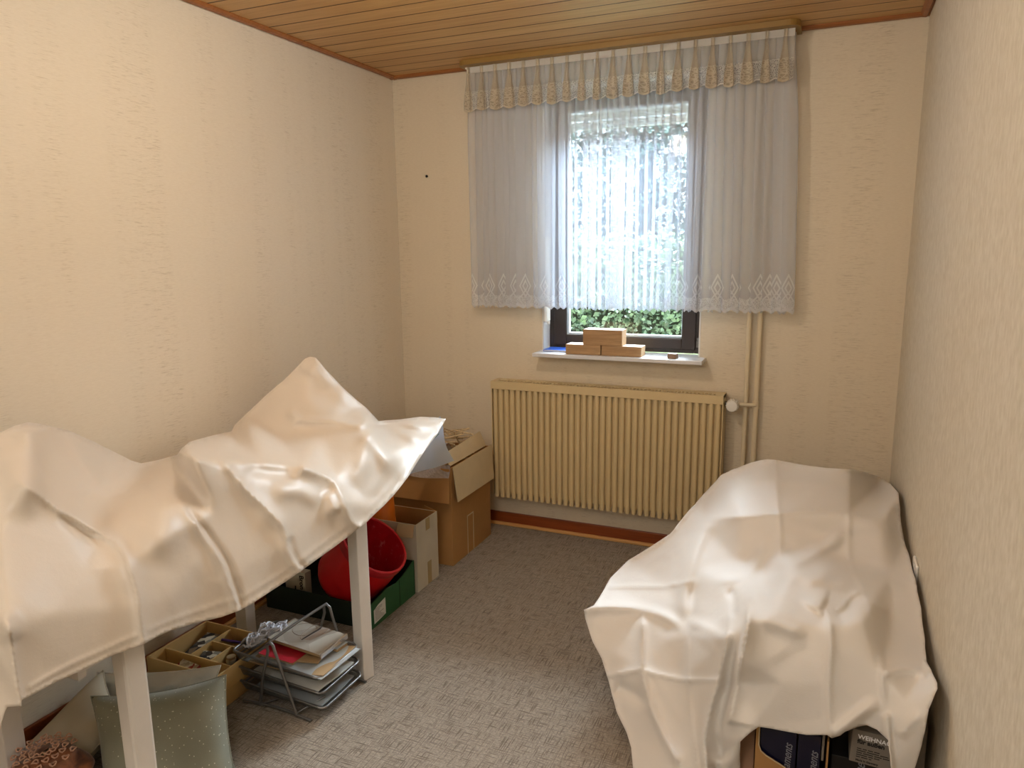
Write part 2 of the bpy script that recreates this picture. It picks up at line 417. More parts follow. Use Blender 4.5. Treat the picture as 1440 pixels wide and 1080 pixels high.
def text_mb(txt, size, mat4, ext=.0004, shear=0, bold=0, xscale=1):
    c = bpy.data.curves.new('lettering', 'FONT'); c.body = txt; c.size = size; c.extrude = ext; c.shear = shear; c.offset = bold
    c.resolution_u = 3
    o = bpy.data.objects.new('lettering', c); COL.objects.link(o)
    bpy.context.view_layer.update()
    me = o.evaluated_get(bpy.context.evaluated_depsgraph_get()).to_mesh()
    mb = MB(); S = Matrix.Diagonal((xscale, 1, 1, 1))
    mb.add([mat4 @ (S @ v.co) for v in me.vertices], [tuple(p.vertices) for p in me.polygons])
    bpy.data.objects.remove(o, do_unlink=True); bpy.data.curves.remove(c)
    return mb
def frame4(o, x, y):
    x = Vector(x).normalized(); y = Vector(y); y = (y-x*x.dot(y)).normalized(); z = x.cross(y)
    m = Matrix((x, y, z)).transposed().to_4x4(); m.translation = Vector(o); return m
#BODY
# ================================================================== THE ROOM
YF = -1.0                                   # wall behind the camera
struct(box(XL-.1, XR+.1, YF-.1, YB+.14, -.1, 0).build('floor', M['carpet']))
struct(box(XL-.12, XL, YF-.1, YB+.14, 0, 2.5).build('wall_left', M['wall_left']))
struct(box(XR, XR+.12, YF-.1, YB+.14, 0, 2.5).build('wall_right', M['wall_right']))
struct(box(XL, XR, YF-.12, YF, 0, 2.5).build('wall_front', M['wall_back']))
WX0, WX1, WZ0, WZ1 = -1.345, -.545, .98, 2.27
wb = MB()
wb.box(XL, WX0, YB, YB+.14, 0, 2.5).box(WX1, XR, YB, YB+.14, 0, 2.5)
wb.box(WX0, WX1, YB, YB+.14, 0, WZ0-.02).box(WX0, WX1, YB, YB+.14, WZ1, 2.5)
struct(wb.build('wall_back', M['wall_back']))
# ceiling of tongue and groove boards running along the window wall
cb = MB(); y = YB
edges = [YB]
while y > YF: y -= .1085; edges.append(y)
for a, b in zip(edges[1:], edges[:-1]): cb.box(XL, XR, a+.0035, b, HT, HT+.016)
cb.box(XL, XR, YF, YB, HT+.016, HT+.03)
struct(cb.build('ceiling', M['ceiling']))
# crown moulding
def crown(name, p0, p1, inx, iny):
    q = MB(); d = .034
    a, b = Vector(p0), Vector(p1); n = Vector((inx, iny, 0))
    prof = [(0, 0), (0, -.006), (.012, -.014), (.026, -.012), (d, -.004), (d, 0)]
    k = len(prof); vs = []
    for P in (a, b):
        for u, w in prof: vs.append(P+n*u+Vector((0, 0, HT+w)))
    q.add(vs, [tuple(range(k))[::-1], tuple(range(k, 2*k))]+[(i, (i+1) % k, (i+1) % k+k, i+k) for i in range(k)])
    return struct(q.build(name, M['crown']))
crown('trim_1', (XL, YB, 0), (XR, YB, 0), 0, -1)
crown('trim_2', (XL, YF, 0), (XL, YB, 0), 1, 0)
crown('trim_3', (XR, YF, 0), (XR, YB, 0), -1, 0)
def skirting(name, x0, x1, y0, y1, strip):
    b = struct(box(x0, x1, y0, y1, 0, .069).build(name, M['base'], bevel=.003))
    s = box(*strip, 0, .016).build('cover_strip', M['strip'], b, bevel=.004); return b
skirting('baseboard_back', XL, XR, YB-.015, YB, (XL+.03, XR-.03, YB-.034, YB-.015))
skirting('baseboard_left', XL, XL+.015, YF, YB-.015, (XL+.015, XL+.034, YF, YB-.034))
skirting('baseboard_right', XR-.015, XR, YF, YB-.015, (XR-.034, XR-.015, YF, YB-.034))

# ------------------------------------------------------------------ window
win = thing('window_1', None, None, (-.945, YB, WZ0), kind='structure')
rv = MB()
rv.box(WX0-.001, WX0+.006, YB-.002, YB+.10, WZ0, WZ1).box(WX1-.006, WX1+.001, YB-.002, YB+.10, WZ0, WZ1)
rv.box(WX0, WX1, YB-.002, YB+.10, WZ1-.006, WZ1+.001)
rv.build('reveal', M['white_paint'], win)
FY0, FY1 = YB+.09, YB+.15
fr = MB(); fx0, fx1, fz0, fz1 = -1.339, -.551, .984, 2.264
fr.box(fx0, fx0+.035, FY0, FY1, fz0, fz1).box(fx1-.035, fx1, FY0, FY1, fz0, fz1)
fr.box(fx0+.035, fx1-.035, FY0, FY1, fz0, fz0+.022).box(fx0+.035, fx1-.035, FY0, FY1, fz1-.045, fz1)
fr.build('window_frame', M['frame'], win, bevel=.003)
sa = MB(); sx0, sx1, sz0, sz1 = -1.310, -.580, 1.002, 2.235; w = .066
SY0, SY1 = YB+.078, YB+.13
sa.box(sx0, sx0+w, SY0, SY1, sz0, sz1).box(sx1-w, sx1, SY0, SY1, sz0, sz1)
sa.box(sx0+w, sx1-w, SY0, SY1, sz0, sz0+w-.012).box(sx0+w, sx1-w, SY0, SY1, sz1-w, sz1)
sash = sa.build('sash', M['frame'], win, bevel=.004)
gx0, gx1, gz0, gz1 = sx0+w, sx1-w, sz0+w-.012, sz1-w
bd = MB(); k = .012
bd.box(gx0, gx0+k, SY0+.012, SY1-.01, gz0, gz1).box(gx1-k*.4, gx1, SY0+.012, SY1-.01, gz0, gz1)
bd.box(gx0+k, gx1-k*.4, SY0+.012, SY1-.01, gz0, gz0+k).box(gx0+k, gx1-k*.4, SY0+.012, SY1-.01, gz1-k, gz1)
bd.build('glazing_bead', M['bead'], sash, bevel=.002)
box(gx0+.002, gx1-.002, SY0+.03, SY0+.034, gz0+.002, gz1-.002).build('pane', M['glass'], sash)
hg = MB(); hg.tube([(-.566, SY0-.004, 1.018), (-.566, SY0-.004, 1.050)], .008, 10).tube([(-.566, SY0-.004, 1.052), (-.566, SY0-.004, 1.064)], .0065, 10)
hg.build('hinge', M['steel'], sash, smooth=40)
sl = MB()
for i in range(4): sl.box(fx0+.03, fx1-.03, FY1+.03, FY1+.042, 2.085+i*.042, 2.085+i*.042+.0395)
sl.build('roller_shutter', M['shutter'], win, bevel=.004)
box(-1.356, -.5135, 3.390, 3.604, .962, .981).build('window_sill', M['stone'], win, bevel=.003)

# shutter strap winder on the left reveal
wd = thing('strap_winder', 'slim white roller shutter strap winder hanging at the left window reveal under the lace', 'strap winder', (-1.322, 3.512, 1.25))
wd_c = MB().box(-1.336, -1.310, 3.490, 3.545, 1.128, 1.56).build('winder_case', M['plastic_white'], wd, bevel=.010)
MB().box(-1.327, -1.319, 3.500, 3.502, 1.56, 2.26).build('strap', M['papergrey'], wd)
MB().tube([(-1.306, 3.50, 1.118), (-1.306, 3.50, 1.134)], .007, 12).build('stop_knob', M['plastic_white'], wd, smooth=40)

# ------------------------------------------------------------------ outside
gnd = struct(box(-9, 5, YB+.6, 22, .40, .46).build('garden_ground', M['lawn']))
def leaves(mb, pts, size, rnd, up=.4):
    for p in pts:
        s = size*rnd.uniform(.6, 1.35)
        n = Vector((rnd.gauss(0, 1), rnd.gauss(-.9, 1), rnd.gauss(up, .8))).normalized()
        t = n.orthogonal().normalized(); t = Matrix.Rotation(rnd.uniform(0, 6.28), 3, n) @ t; b = n.cross(t)
        P = Vector(p); w = s*.36
        mb.add([P-t*s*.5, P+b*w-t*.05*s+n*s*.06, P+t*s*.5, P-b*w-t*.05*s+n*s*.06], [(0, 1, 2), (0, 2, 3)])
rnd = random.Random(3)
hd = thing('garden_hedge', 'clipped leafy green hedge seen through the window pane below the lace hem', 'hedge', (-1.9, 7.6, .46))
mb = MB(); pts = []
for i in range(9500):
    x = rnd.uniform(-4.6, .9); z = .46+1.15*rnd.random()**.9; pts.append((x, 7.35+rnd.random()**2*.35+.06*math.sin(x*9)+.05*math.sin(z*14+x*5), z+.07*math.sin(x*7)))
leaves(mb, pts, .062, rnd); mb.build('foliage', M['hedge'], hd)
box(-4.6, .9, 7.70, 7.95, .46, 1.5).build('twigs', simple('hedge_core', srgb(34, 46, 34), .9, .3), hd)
tr = thing('garden_tree', 'tall leafy tree with bright sky gaps standing behind the hedge outside', 'tree', (-2.2, 9.6, .46))
tb = MB(); tb.tube([(-2.2, 9.6, .46), (-2.18, 9.6, 1.4), (-2.25, 9.6, 2.6), (-2.1, 9.6, 4.2)], [.14, .12, .09, .04], 10)
tb.build('trunk', M['bark'], tr, smooth=40)
br = MB()
for i in range(26):
    z = rnd.uniform(1.3, 3.6); a = rnd.uniform(0, 6.28); L = rnd.uniform(.8, 2.0)
    p0 = Vector((-2.2, 9.6, z)); p1 = p0+Vector((math.cos(a)*L*.6, math.sin(a)*L*.5, L*.35)); p2 = p0+Vector((math.cos(a)*L, math.sin(a)*L*.8, L*.4))
    br.tube([p0, p1, p2], [.035, .02, .008], 6)
br.build('branch', M['bark'], tr, smooth=40)
mb = MB(); pts = []
while len(pts) < 19000:
    x = rnd.uniform(-4.4, .2); z = rnd.uniform(1.2, 4.0); yy = rnd.uniform(8.5, 10.6)
    if noise.noise(Vector((x*5, yy*3, z*5))) > -.12: pts.append((x, yy, z))
leaves(mb, pts, .066, rnd); mb.build('foliage', M['tree'], tr)

# ------------------------------------------------------------------ radiator
rx0, rx1, rz0, rz1, ry = -1.592, -.412, .193, .823, 3.398
rad = thing('radiator', 'wide cream ribbed panel radiator on the wall below the window', 'radiator', (-1.0, 3.45, rz0))
MB().box(rx0+.006, rx1-.006, ry+.022, 3.49, rz0+.02, rz1-.03).build('body', M['rad'], rad, bevel=.004)
fp = MB(); nr = 36; pitch = (rx1-rx0-.012)/nr
def rib(fp, xc, w, z0, z1):
    prof = [(-w/2, .024), (-w/2, .006), (-w/2+.004, .001), (-w/2+.007, 0), (w/2-.007, 0), (w/2-.004, .001), (w/2, .006), (w/2, .024)]
    k = len(prof); vs = [(xc+a, ry+b, z) for z in (z0, z1) for a, b in prof]
    fp.add(vs, [tuple(range(k))[::-1], tuple(range(k, 2*k))]+[(i, (i+1) % k, (i+1) % k+k, i+k) for i in range(k)])
for i in range(nr): rib(fp, rx0+.006+pitch*(i+.5), pitch*.66, rz0, rz1-.036)
fp.build('rib_panel', M['rad'], rad)
tp = MB(); ns = 62; sp = (rx1-rx0-.06)/ns
tp.box(rx0, rx1, ry-.004, ry+.016, rz1-.040, rz1).box(rx0, rx1, ry+.052, 3.496, rz1-.016, rz1)
tp.box(rx0, rx0+.03, ry+.016, ry+.052, rz1-.016, rz1).box(rx1-.03, rx1, ry+.016, ry+.052, rz1-.016, rz1)
for i in range(ns): tp.box(rx0+.03+sp*(i+.46), rx0+.03+sp*(i+1), ry+.016, ry+.052, rz1-.012, rz1)
tp.build('top_grille', M['rad'], rad)
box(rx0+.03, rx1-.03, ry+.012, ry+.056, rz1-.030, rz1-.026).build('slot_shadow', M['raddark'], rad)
for xs_ in (rx0, rx1-.004): box(xs_, xs_+.004, ry+.004, 3.496, rz0+.01, rz1-.002).build('side_panel', M['rad'], rad)
for xs_ in (-1.45, -.59): box(xs_, xs_+.04, 3.488, YB-.002, .30, .75).build('bracket', M['rad'], rad)
vz = .778
MB().tube([(rx1-.002, 3.462, vz), (-.372, 3.462, vz)], .0095, 12).build('valve_stub', M['steel'], rad, smooth=40)
hm = frame4((-.372, 3.462, vz), (0, 0, 1), (1, 0, 0)) @ Matrix()
ax = frame4((-.372, 3.466, vz), (1, 0, 0), (0, 0, 1))
R_head = Matrix.Translation((-.374, 3.458, vz)) @ Matrix.Rotation(PI/2, 4, 'X')
th = MB().lathe([(.011, -.012), (.017, -.008), (.019, .004), (.0245, .008), (.0255, .03), (.0265, .056), (.024, .066), (.012, .069)], R_head, 32)
head = th.build('thermostat_head', M['plastic_white'], rad, smooth=50)
kn = MB()
for i in range(16):
    a = 2*PI*i/16
    kn.tube([R_head @ Vector((.0262*math.cos(a), .0262*math.sin(a), .012)), R_head @ Vector((.0270*math.cos(a), .0270*math.sin(a), .052))], .0022, 6)
kn.build('grip_rib', M['plastic_white'], head, smooth=40)
# risers
pipe1 = thing('heating_pipe', 'cream heating riser pipe nearest the radiator, running behind the curtain', 'pipe', (-.322, 3.478, 0))
MB().tube([(-.322, 3.478, .0), (-.322, 3.478, HT-.02)], .0108, 14).build('riser', M['pipe'], pipe1, smooth=40)
pipe2 = thing('heating_pipe', 'cream heating riser pipe with the branch to the radiator valve', 'pipe', (-.276, 3.478, 0))
MB().tube([(-.276, 3.478, .0), (-.276, 3.478, HT-.02)], .0115, 14).build('riser', M['pipe'], pipe2, smooth=40)
bp = MB(); bp.tube([(-.276, 3.463, vz), (-.300, 3.455, vz), (-.345, 3.455, vz), (-.366, 3.458, vz)], .0082, 12)
bp.tube([(-.276, 3.478, vz-.018), (-.276, 3.478, vz+.018)], .0145, 14)
bp.build('branch', M['pipe'], pipe2, smooth=40)

# nail and switch
nl = MB().tube([(-1.997, YB, 1.885), (-1.997, YB-.007, 1.885)], .0045, 10).tube([(-1.997, YB-.007, 1.885), (-1.997, YB-.009, 1.885)], .007, 10)
tag(nl.build('wall_nail', M['ink'], smooth=40, base=(-1.997, YB, 1.885)), 'tiny dark nail in the back wall between the corner and the curtain', 'nail')
sw = thing('wall_socket', 'flat cream socket plate on the wall beside the linen covered pile', 'socket', (XR, 2.415, .502))
pl = MB().box(XR-.009, XR, 2.372, 2.458, .459, .545).build('plate', M['plastic_white'], sw, bevel=.004)
Ms = Matrix.Translation((XR-.0085, 2.415, .502)) @ Matrix.Rotation(-PI/2, 4, 'Y')
MB().lathe([(.030, 0), (.030, .002), (.021, .002), (.020, .0005), (.004, .0005)], Ms, 32).build('socket_ring', M['plastic_white'], sw, smooth=40)

# ------------------------------------------------------------------ curtain rail, sheer, valance
CX0, CX1, CY = -1.716, -.188, 3.402
rl = thing('curtain_rail', 'olive brown curtain rail with rounded ends under the wooden ceiling', 'curtain rail', (-.93, 3.39, HT-.03))
def rail_poly(x0, x1, y0, y1, r):
    P = []
    for i in range(9): a = PI+PI/2*i/8; P.append((x0+r+r*math.cos(a), y0+r+r*math.sin(a)))
    for i in range(9): a = -PI/2+PI/2*i/8; P.append((x1-r+r*math.cos(a), y0+r+r*math.sin(a)))
    P += [(x1, y1), (x0, y1)]; return P
MB().prism(rail_poly(-1.722, -.168, 3.345, 3.440, .045), HT-.024, HT-.001).build('rail_board', M['rail'], rl)
MB().prism([(-.186, 3.440), (-.168, 3.440), (-.168, YB), (-.186, YB)], HT-.024, HT-.001).build('return_piece', M['rail'], rl)
MB().box(-1.700, -.190, 3.398, 3.406, HT-.030, HT-.024).build('glide_track', M['plastic_white'], rl)

rc = random.Random(11)
def smooth01(t): t = max(0, min(1, t)); return t*t*(3-2*t)
def curtain_sheet(name, mat, folds, z0, z1, y_c, amp_x, amp_y, x0, x1, nz, flare, hem):
    """a hung sheet whose folds loop back on themselves; UV holds metres along the cloth and metres above the hem"""
    per = 26; cols = []
    xs = [x0+(x1-x0)*i/folds for i in range(folds+1)]
    jit = [rc.uniform(-.25, .25)*(x1-x0)/folds for _ in range(folds+1)]; am = [rc.uniform(.55, 1.35) for _ in range(folds+1)]; ay = [rc.uniform(.5, 1.3) for _ in range(folds+1)]
    jit[0] = jit[-1] = 0
    mb = MB(); uv = []; n = folds*per; ulen = 0
    base = []
    for i in range(n+1):
        f = i/per; k = min(folds-1, int(f)); t = f-k
        x = (xs[k]+jit[k])*(1-t)+(xs[k+1]+jit[k+1])*t
        a = am[k]*(1-t)+am[k+1]*t; b = ay[k]*(1-t)+ay[k+1]*t
        base.append((x, a*math.sin(2*PI*f), b*math.cos(2*PI*f), f))
    prev = None; us = []
    for i, (x, s, c, f) in enumerate(base):
        p = Vector((x-amp_x*s, amp_y*c, 0))
        if prev is not None: ulen += (p-prev).length
        us.append(ulen); prev = p
    for j in range(nz+1):
        t = j/nz
        for i, (x, s, c, f) in enumerate(base):
            g = flare(t)
            sway = .006*math.sin(f*1.3+2*t)*t
            hemz = hem(us[i])*smooth01((t-.9)/.1)
            mid = (x-(x0+x1)/2)/((x1-x0)/2)
            xx = x-amp_x*s*g+sway+FL(mid, t)
            zz = z1+(z0-z1)*t+hemz
            mb.v.append((xx, y_c+amp_y*c*(.35+.65*g), zz)); uv.append((us[i], z0 + (zz-z0) - (z0+hemz) if False else (z1-z0)*(1-t)))
    m = n+1
    for j in range(nz):
        for i in range(n): mb.f.append((j*m+i, j*m+i+1, (j+1)*m+i+1, (j+1)*m+i))
    mb.uv = uv
    return mb
FL = lambda mid, t: .045*max(0, mid-.55)/.45*t
sheer_mb = curtain_sheet('sheer', None, 40, 1.205, 2.368, 3.424, .023, .022, CX0+.014, CX1-.005, 22, lambda t: .45+.55*smooth01(t*3), lambda u: .016*abs(math.sin(PI*u/.058))-.004)
cu = sheer_mb.build('sheer_curtain', M['sheer'], None, smooth=170, base=(-.93, 3.424, 2.368))
tag(cu, 'white sheer gathered curtain with a scalloped lace hem hanging across the window', 'curtain')
def valance():
    mb = MB(); uv = []; z0, z1 = 2.176, 2.374; npl = 21; per = 34; nz = 14
    pitch = (CX1-CX0)/npl
    cols = []
    for k in range(npl):
        for i in range(per):
            cols.append((k, i/per))
    cols.append((npl-1, 1.0))
    u = 0; hs = [rc.uniform(-.004, .004) for _ in range(npl+1)]; wd_ = [rc.uniform(.8, 1.2) for _ in range(npl+1)]
    for j in range(nz+1):
        t = j/nz
        for (k, q) in cols:
            xk = CX0+pitch*k
            w0 = (.0065+.0155*smooth01((t-.12)/.80)); wdt = w0*wd_[k]; wn = w0*wd_[min(npl, k+1)]; dep = .012+.012*smooth01((t-.1)/.8)
            c0 = xk+pitch*.5; c1 = c0+pitch
            if q < .62:                              # the pleat: three layers, over, back and over
                r = q/.62; x = c0-wdt*math.cos(3*PI*r); y = -dep*math.sin(PI*r)*(.6+.4*math.cos(6*PI*r))
            else:                                    # the flat web to the next pleat
                r = (q-.62)/.38; x = (c0+wdt)*(1-r)+(c1-wn)*r; y = 0
            if k == npl-1 and q >= .62: x = min(x, CX1)
            sc = abs(math.sin(PI*(k+q)))
            zz = z1+(z0-z1)*t-(.014*max(0, math.cos(PI*(x-c0)/pitch))-.004+hs[k])*smooth01((t-.75)/.25)
            mb.v.append((x, 3.393+y, zz)); uv.append(((k+q)*.125, (z1-z0)*(1-t)))
    m = len(cols)
    for j in range(nz):
        for i in range(m-1): mb.f.append((j*m+i, j*m+i+1, (j+1)*m+i+1, (j+1)*m+i))
    mb.uv = uv; return mb
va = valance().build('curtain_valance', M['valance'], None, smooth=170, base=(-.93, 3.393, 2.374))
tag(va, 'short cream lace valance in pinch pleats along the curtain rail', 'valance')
# ================================================================== DRAPED CLOTHS
def tps_fit(P, V, reg):
    n = len(P); d = np.linalg.norm(P[:, None]-P[None], axis=2); K = np.where(d > 0, d*d*np.log(d+1e-12), 0)+reg*np.eye(n)
    A = np.zeros((n+3, n+3)); A[:n, :n] = K; A[:n, n] = 1; A[:n, n+1:] = P; A[n, :n] = 1; A[n+1:, :n] = P.T
    return np.linalg.solve(A, np.concatenate([V, np.zeros(3)]))
def tps_eval(P, c, X):
    out = np.zeros(len(X))
    for i in range(0, len(X), 4000):
        d = np.linalg.norm(X[i:i+4000, None]-P[None], axis=2); K = np.where(d > 0, d*d*np.log(d+1e-12), 0)
        out[i:i+4000] = K @ c[:len(P)]+c[len(P)]+X[i:i+4000] @ c[len(P)+1:]
    return out
def resample(poly, step, closed=True):
    P = [np.array(p, float) for p in poly]; out = []
    m = len(P)
    for i in range(m if closed else m-1):
        a, b = P[i], P[(i+1) % m]; k = max(1, int(round(np.linalg.norm(b-a)/step)))
        for j in range(k): out.append(a+(b-a)*j/k)
    if not closed: out.append(P[-1])
    return np.array(out)
def inside(poly, X):
    x, y = X[:, 0], X[:, 1]; c = np.zeros(len(X), bool); m = len(poly)
    for i in range(m):
        x0, y0 = poly[i]; x1, y1 = poly[(i+1) % m]
        hit = ((y0 > y) != (y1 > y)); c ^= hit & (x < (x1-x0)*(y-y0)/((y1-y0) if y1 != y0 else 1e-9)+x0)
    return c
def polydist(X, L):
    best = np.full(len(X), 1e9); s_at = np.zeros(len(X)); side = np.zeros(len(X))
    tot = 0; segs = []
    for a, b in zip(L[:-1], L[1:]): segs.append(tot); tot += np.linalg.norm(b-a)
    for (a, b), s0 in zip(zip(L[:-1], L[1:]), segs):
        d = b-a; l2 = d @ d; t = np.clip(((X-a) @ d)/l2, 0, 1); q = a+t[:, None]*d
        e = np.linalg.norm(X-q, axis=1); m = e < best
        best[m] = e[m]; s_at[m] = (s0+t*math.sqrt(l2))[m]; r = X-a; side[m] = np.sign(d[0]*r[:, 1]-d[1]*r[:, 0])[m]
    return best, s_at/tot, side
def drape(name, mat, outline, controls, strokes, step, skirts, base, reg=2e-4, wr=.0015, facet=.6, soft=7, gain=1.0):
    O = resample(outline, step)
    ctl = np.array([(c[0], c[1]) for c in controls], float)
    inv = np.array([1/((at(c[0], c[1], c[2], c[3])-CAM) @ FWD) for c in controls])
    cf = tps_fit(ctl/500, inv, reg)
    lo, hi = O.min(0), O.max(0); g = []
    ny = int((hi[1]-lo[1])/(step*.87))+1; nx = int((hi[0]-lo[0])/step)+1
    for j in range(ny):
        for i in range(nx): g.append((lo[0]+(i+.5*(j % 2))*step, lo[1]+j*step*.87))
    g = np.array(g); g = g[inside(O, g)]
    dmin = np.full(len(g), 1e9)
    for p in O: dmin = np.minimum(dmin, np.linalg.norm(g-p, axis=1))
    g = g[dmin > step*.62]
    X = np.concatenate([O, g]); n = len(O)
    vs, _, fs, ov, _, _ = delaunay_2d_cdt([Vector(p) for p in X], [(i, (i+1) % n) for i in range(n)], [], 1, 1e-5)
    X = np.array([(v.x, v.y) for v in vs])
    idx = {}                                          # outline index -> vertex
    for vi, o in enumerate(ov):
        for k in o: idx[k] = vi
    inv_t = tps_eval(ctl/500, cf, X/500)
    cv, _, cfs, cov, _, _ = delaunay_2d_cdt([Vector(p) for p in ctl], [], [], 0, 1e-5)
    cinv = np.zeros(len(cv))
    for vi, o_ in enumerate(cov): cinv[vi] = np.mean([inv[k] for k in o_])
    cvx = np.array([(v.x, v.y) for v in cv]); inv_l = inv_t.copy()
    for tri in cfs:
        a, b, c_ = cvx[tri[0]], cvx[tri[1]], cvx[tri[2]]; M2 = np.array([b-a, c_-a]).T
        if abs(np.linalg.det(M2)) < 1e-6: continue
        w2 = (np.linalg.inv(M2) @ (X-a).T).T; m = (w2[:, 0] >= -1e-6) & (w2[:, 1] >= -1e-6) & (w2.sum(1) <= 1+1e-6)
        inv_l[m] = cinv[tri[0]]*(1-w2[m, 0]-w2[m, 1])+cinv[tri[1]]*w2[m, 0]+cinv[tri[2]]*w2[m, 1]
    inv_v = facet*inv_l+(1-facet)*inv_t
    ed = np.array(list({tuple(sorted((f[i], f[(i+1) % len(f)]))) for f in fs for i in range(len(f))}))
    deg = np.bincount(ed.ravel(), minlength=len(X))
    for _ in range(soft):
        acc = np.zeros(len(X)); np.add.at(acc, ed[:, 0], inv_v[ed[:, 1]]); np.add.at(acc, ed[:, 1], inv_v[ed[:, 0]])
        inv_v = .4*inv_v+.6*acc/np.maximum(deg, 1)
    depth = 1/inv_v
    disp = np.zeros(len(X))
    for (pts, amp, w, kind, *rest) in strokes:
        t0, t1 = rest if rest else (.2, .2)
        L = np.array(pts, float)
        if len(L) > 2:                                # round the corners of the line
            for _ in range(2):
                q = [L[0]]
                for a, b in zip(L[:-1], L[1:]): q += [a*.75+b*.25, a*.25+b*.75]
                q.append(L[-1]); L = np.array(q)
        d, s, side = polydist(X, L)
        tap = np.clip(s/max(t0, 1e-6), 0, 1) if t0 else np.ones(len(X)); tap = tap*(np.clip((1-s)/max(t1, 1e-6), 0, 1) if t1 else 1); tap = tap*tap*(3-2*tap)
        if kind == 'g': e = np.exp(-(d/w)**2)
        elif kind == 'r': e = np.exp(-d/w)
        elif kind == 's': e = np.where(side > 0, np.exp(-d/w), np.exp(-(d/4.5)**2))     # one-sided overlap, full on the right of travel (image)
        elif kind == 'l': e = np.where(side < 0, np.exp(-d/w), np.exp(-(d/4.5)**2))
        disp += gain*amp*e*tap
    rays = FWD[None]+RGT[None]*((X[:, :1]-720)/F_PX)+UPV[None]*((540-X[:, 1:2])/F_PX)
    W = CAM[None]+rays*(depth-disp)[:, None]
    if wr:
        for i in range(len(W)):
            p = Vector(W[i]); k = wr*(noise.noise(p*9)+.5*noise.noise(p*23)+1.5*(.35-abs(noise.noise(p*Vector((5, 5, 5))*1.0+Vector((3, 1, 7)))))**1.0 if False else noise.noise(p*9)+.5*noise.noise(p*23)+2.2*max(0, .22-abs(noise.noise(p*5.5+Vector((3, 1, 7)))))/.22)
            W[i] -= FWD*k
    V = [Vector(p) for p in W]; F = [tuple(f) for f in fs]
    # turn the faces towards the camera side
    for (a, b, off, rows) in skirts:                  # the cloth carries on behind the skyline
        a_i = int(np.argmin(np.linalg.norm(O-np.array(a), axis=1))); b_i = int(np.argmin(np.linalg.norm(O-np.array(b), axis=1)))
        ring = []; k = a_i
        while True:
            ring.append(idx[k])
            if k == b_i: break
            k = (k+1) % n
        prev = ring
        for r in range(1, rows+1):
            t = r/rows; new = []
            for vi in ring:
                o = Vector(off); V.append(V[vi]+Vector((o.x*math.sin(t*PI/2), o.y*math.sin(t*PI/2), o.z*t**1.6))); new.append(len(V)-1)
            for i in range(len(ring)-1): F.append((prev[i], prev[i+1], new[i+1], new[i]))
            prev = new
    for v in V:                                       # never through floor or walls
        v.x = min(max(v.x, XL+.006), XR-.004); v.z = max(v.z, .004); v.y = min(v.y, YB-.02)
    me = bpy.data.meshes.new(name); me.from_pydata([v-Vector(base) for v in V], [], F)
    bm = bmesh.new(); bm.from_mesh(me); bmesh.ops.triangulate(bm, faces=bm.faces)
    bmesh.ops.recalc_face_normals(bm, faces=bm.faces)
    c = sum(1 if (f.normal.dot(Vector(CAM)-Vector(base)-f.calc_center_median()) > 0) else -1 for f in bm.faces)
    if c < 0: bmesh.ops.reverse_faces(bm, faces=bm.faces)
    bm.to_mesh(me); bm.free()
    me.polygons.foreach_set('use_smooth', [True]*len(me.polygons)); me.materials.append(mat)
    o = bpy.data.objects.new(name, me); COL.objects.link(o); o.location = base; WORLD[o.name] = Vector(base)
    so = o.modifiers.new('cloth thickness', 'SOLIDIFY'); so.thickness = .0016; so.offset = -1
    return o

# ---------------- left: satin tablecloth over the things on the table
LO = [(-245, 905), (-205, 800), (-155, 692), (-112, 664), (-70, 640), (-35, 622), (0, 608), (18, 599.5), (40, 593.5), (58, 596), (98, 606), (133, 621), (164, 637), (184, 647.5), (198, 651.5), (222, 647), (249, 639.5),
      (256, 630), (267, 621), (296, 613), (326, 606), (330, 598), (347, 581), (378, 552), (400, 534), (418, 516), (429, 504.5), (436, 501.5), (444, 503), (458, 519), (480, 543),
      (502, 563), (516, 574), (532, 592), (560, 590), (591, 586), (612, 587), (627, 589), (616, 609), (598, 633), (585, 653), (573, 672), (555, 695), (540, 711), (526, 724), (516, 734),
      (507, 741), (493, 752), (472, 768), (444, 788), (422, 804), (400, 819), (356, 848), (336, 859), (311, 868), (267, 878), (231, 890), (202, 905.5), (191, 910), (160, 921), (122, 940), (81, 958), (33, 983),
      (31, 992), (11, 993.5), (8, 1001), (0, 1033), (-30, 1038), (-120, 1000), (-235, 955)]
XA = 0; YA = 1; ZA = 2
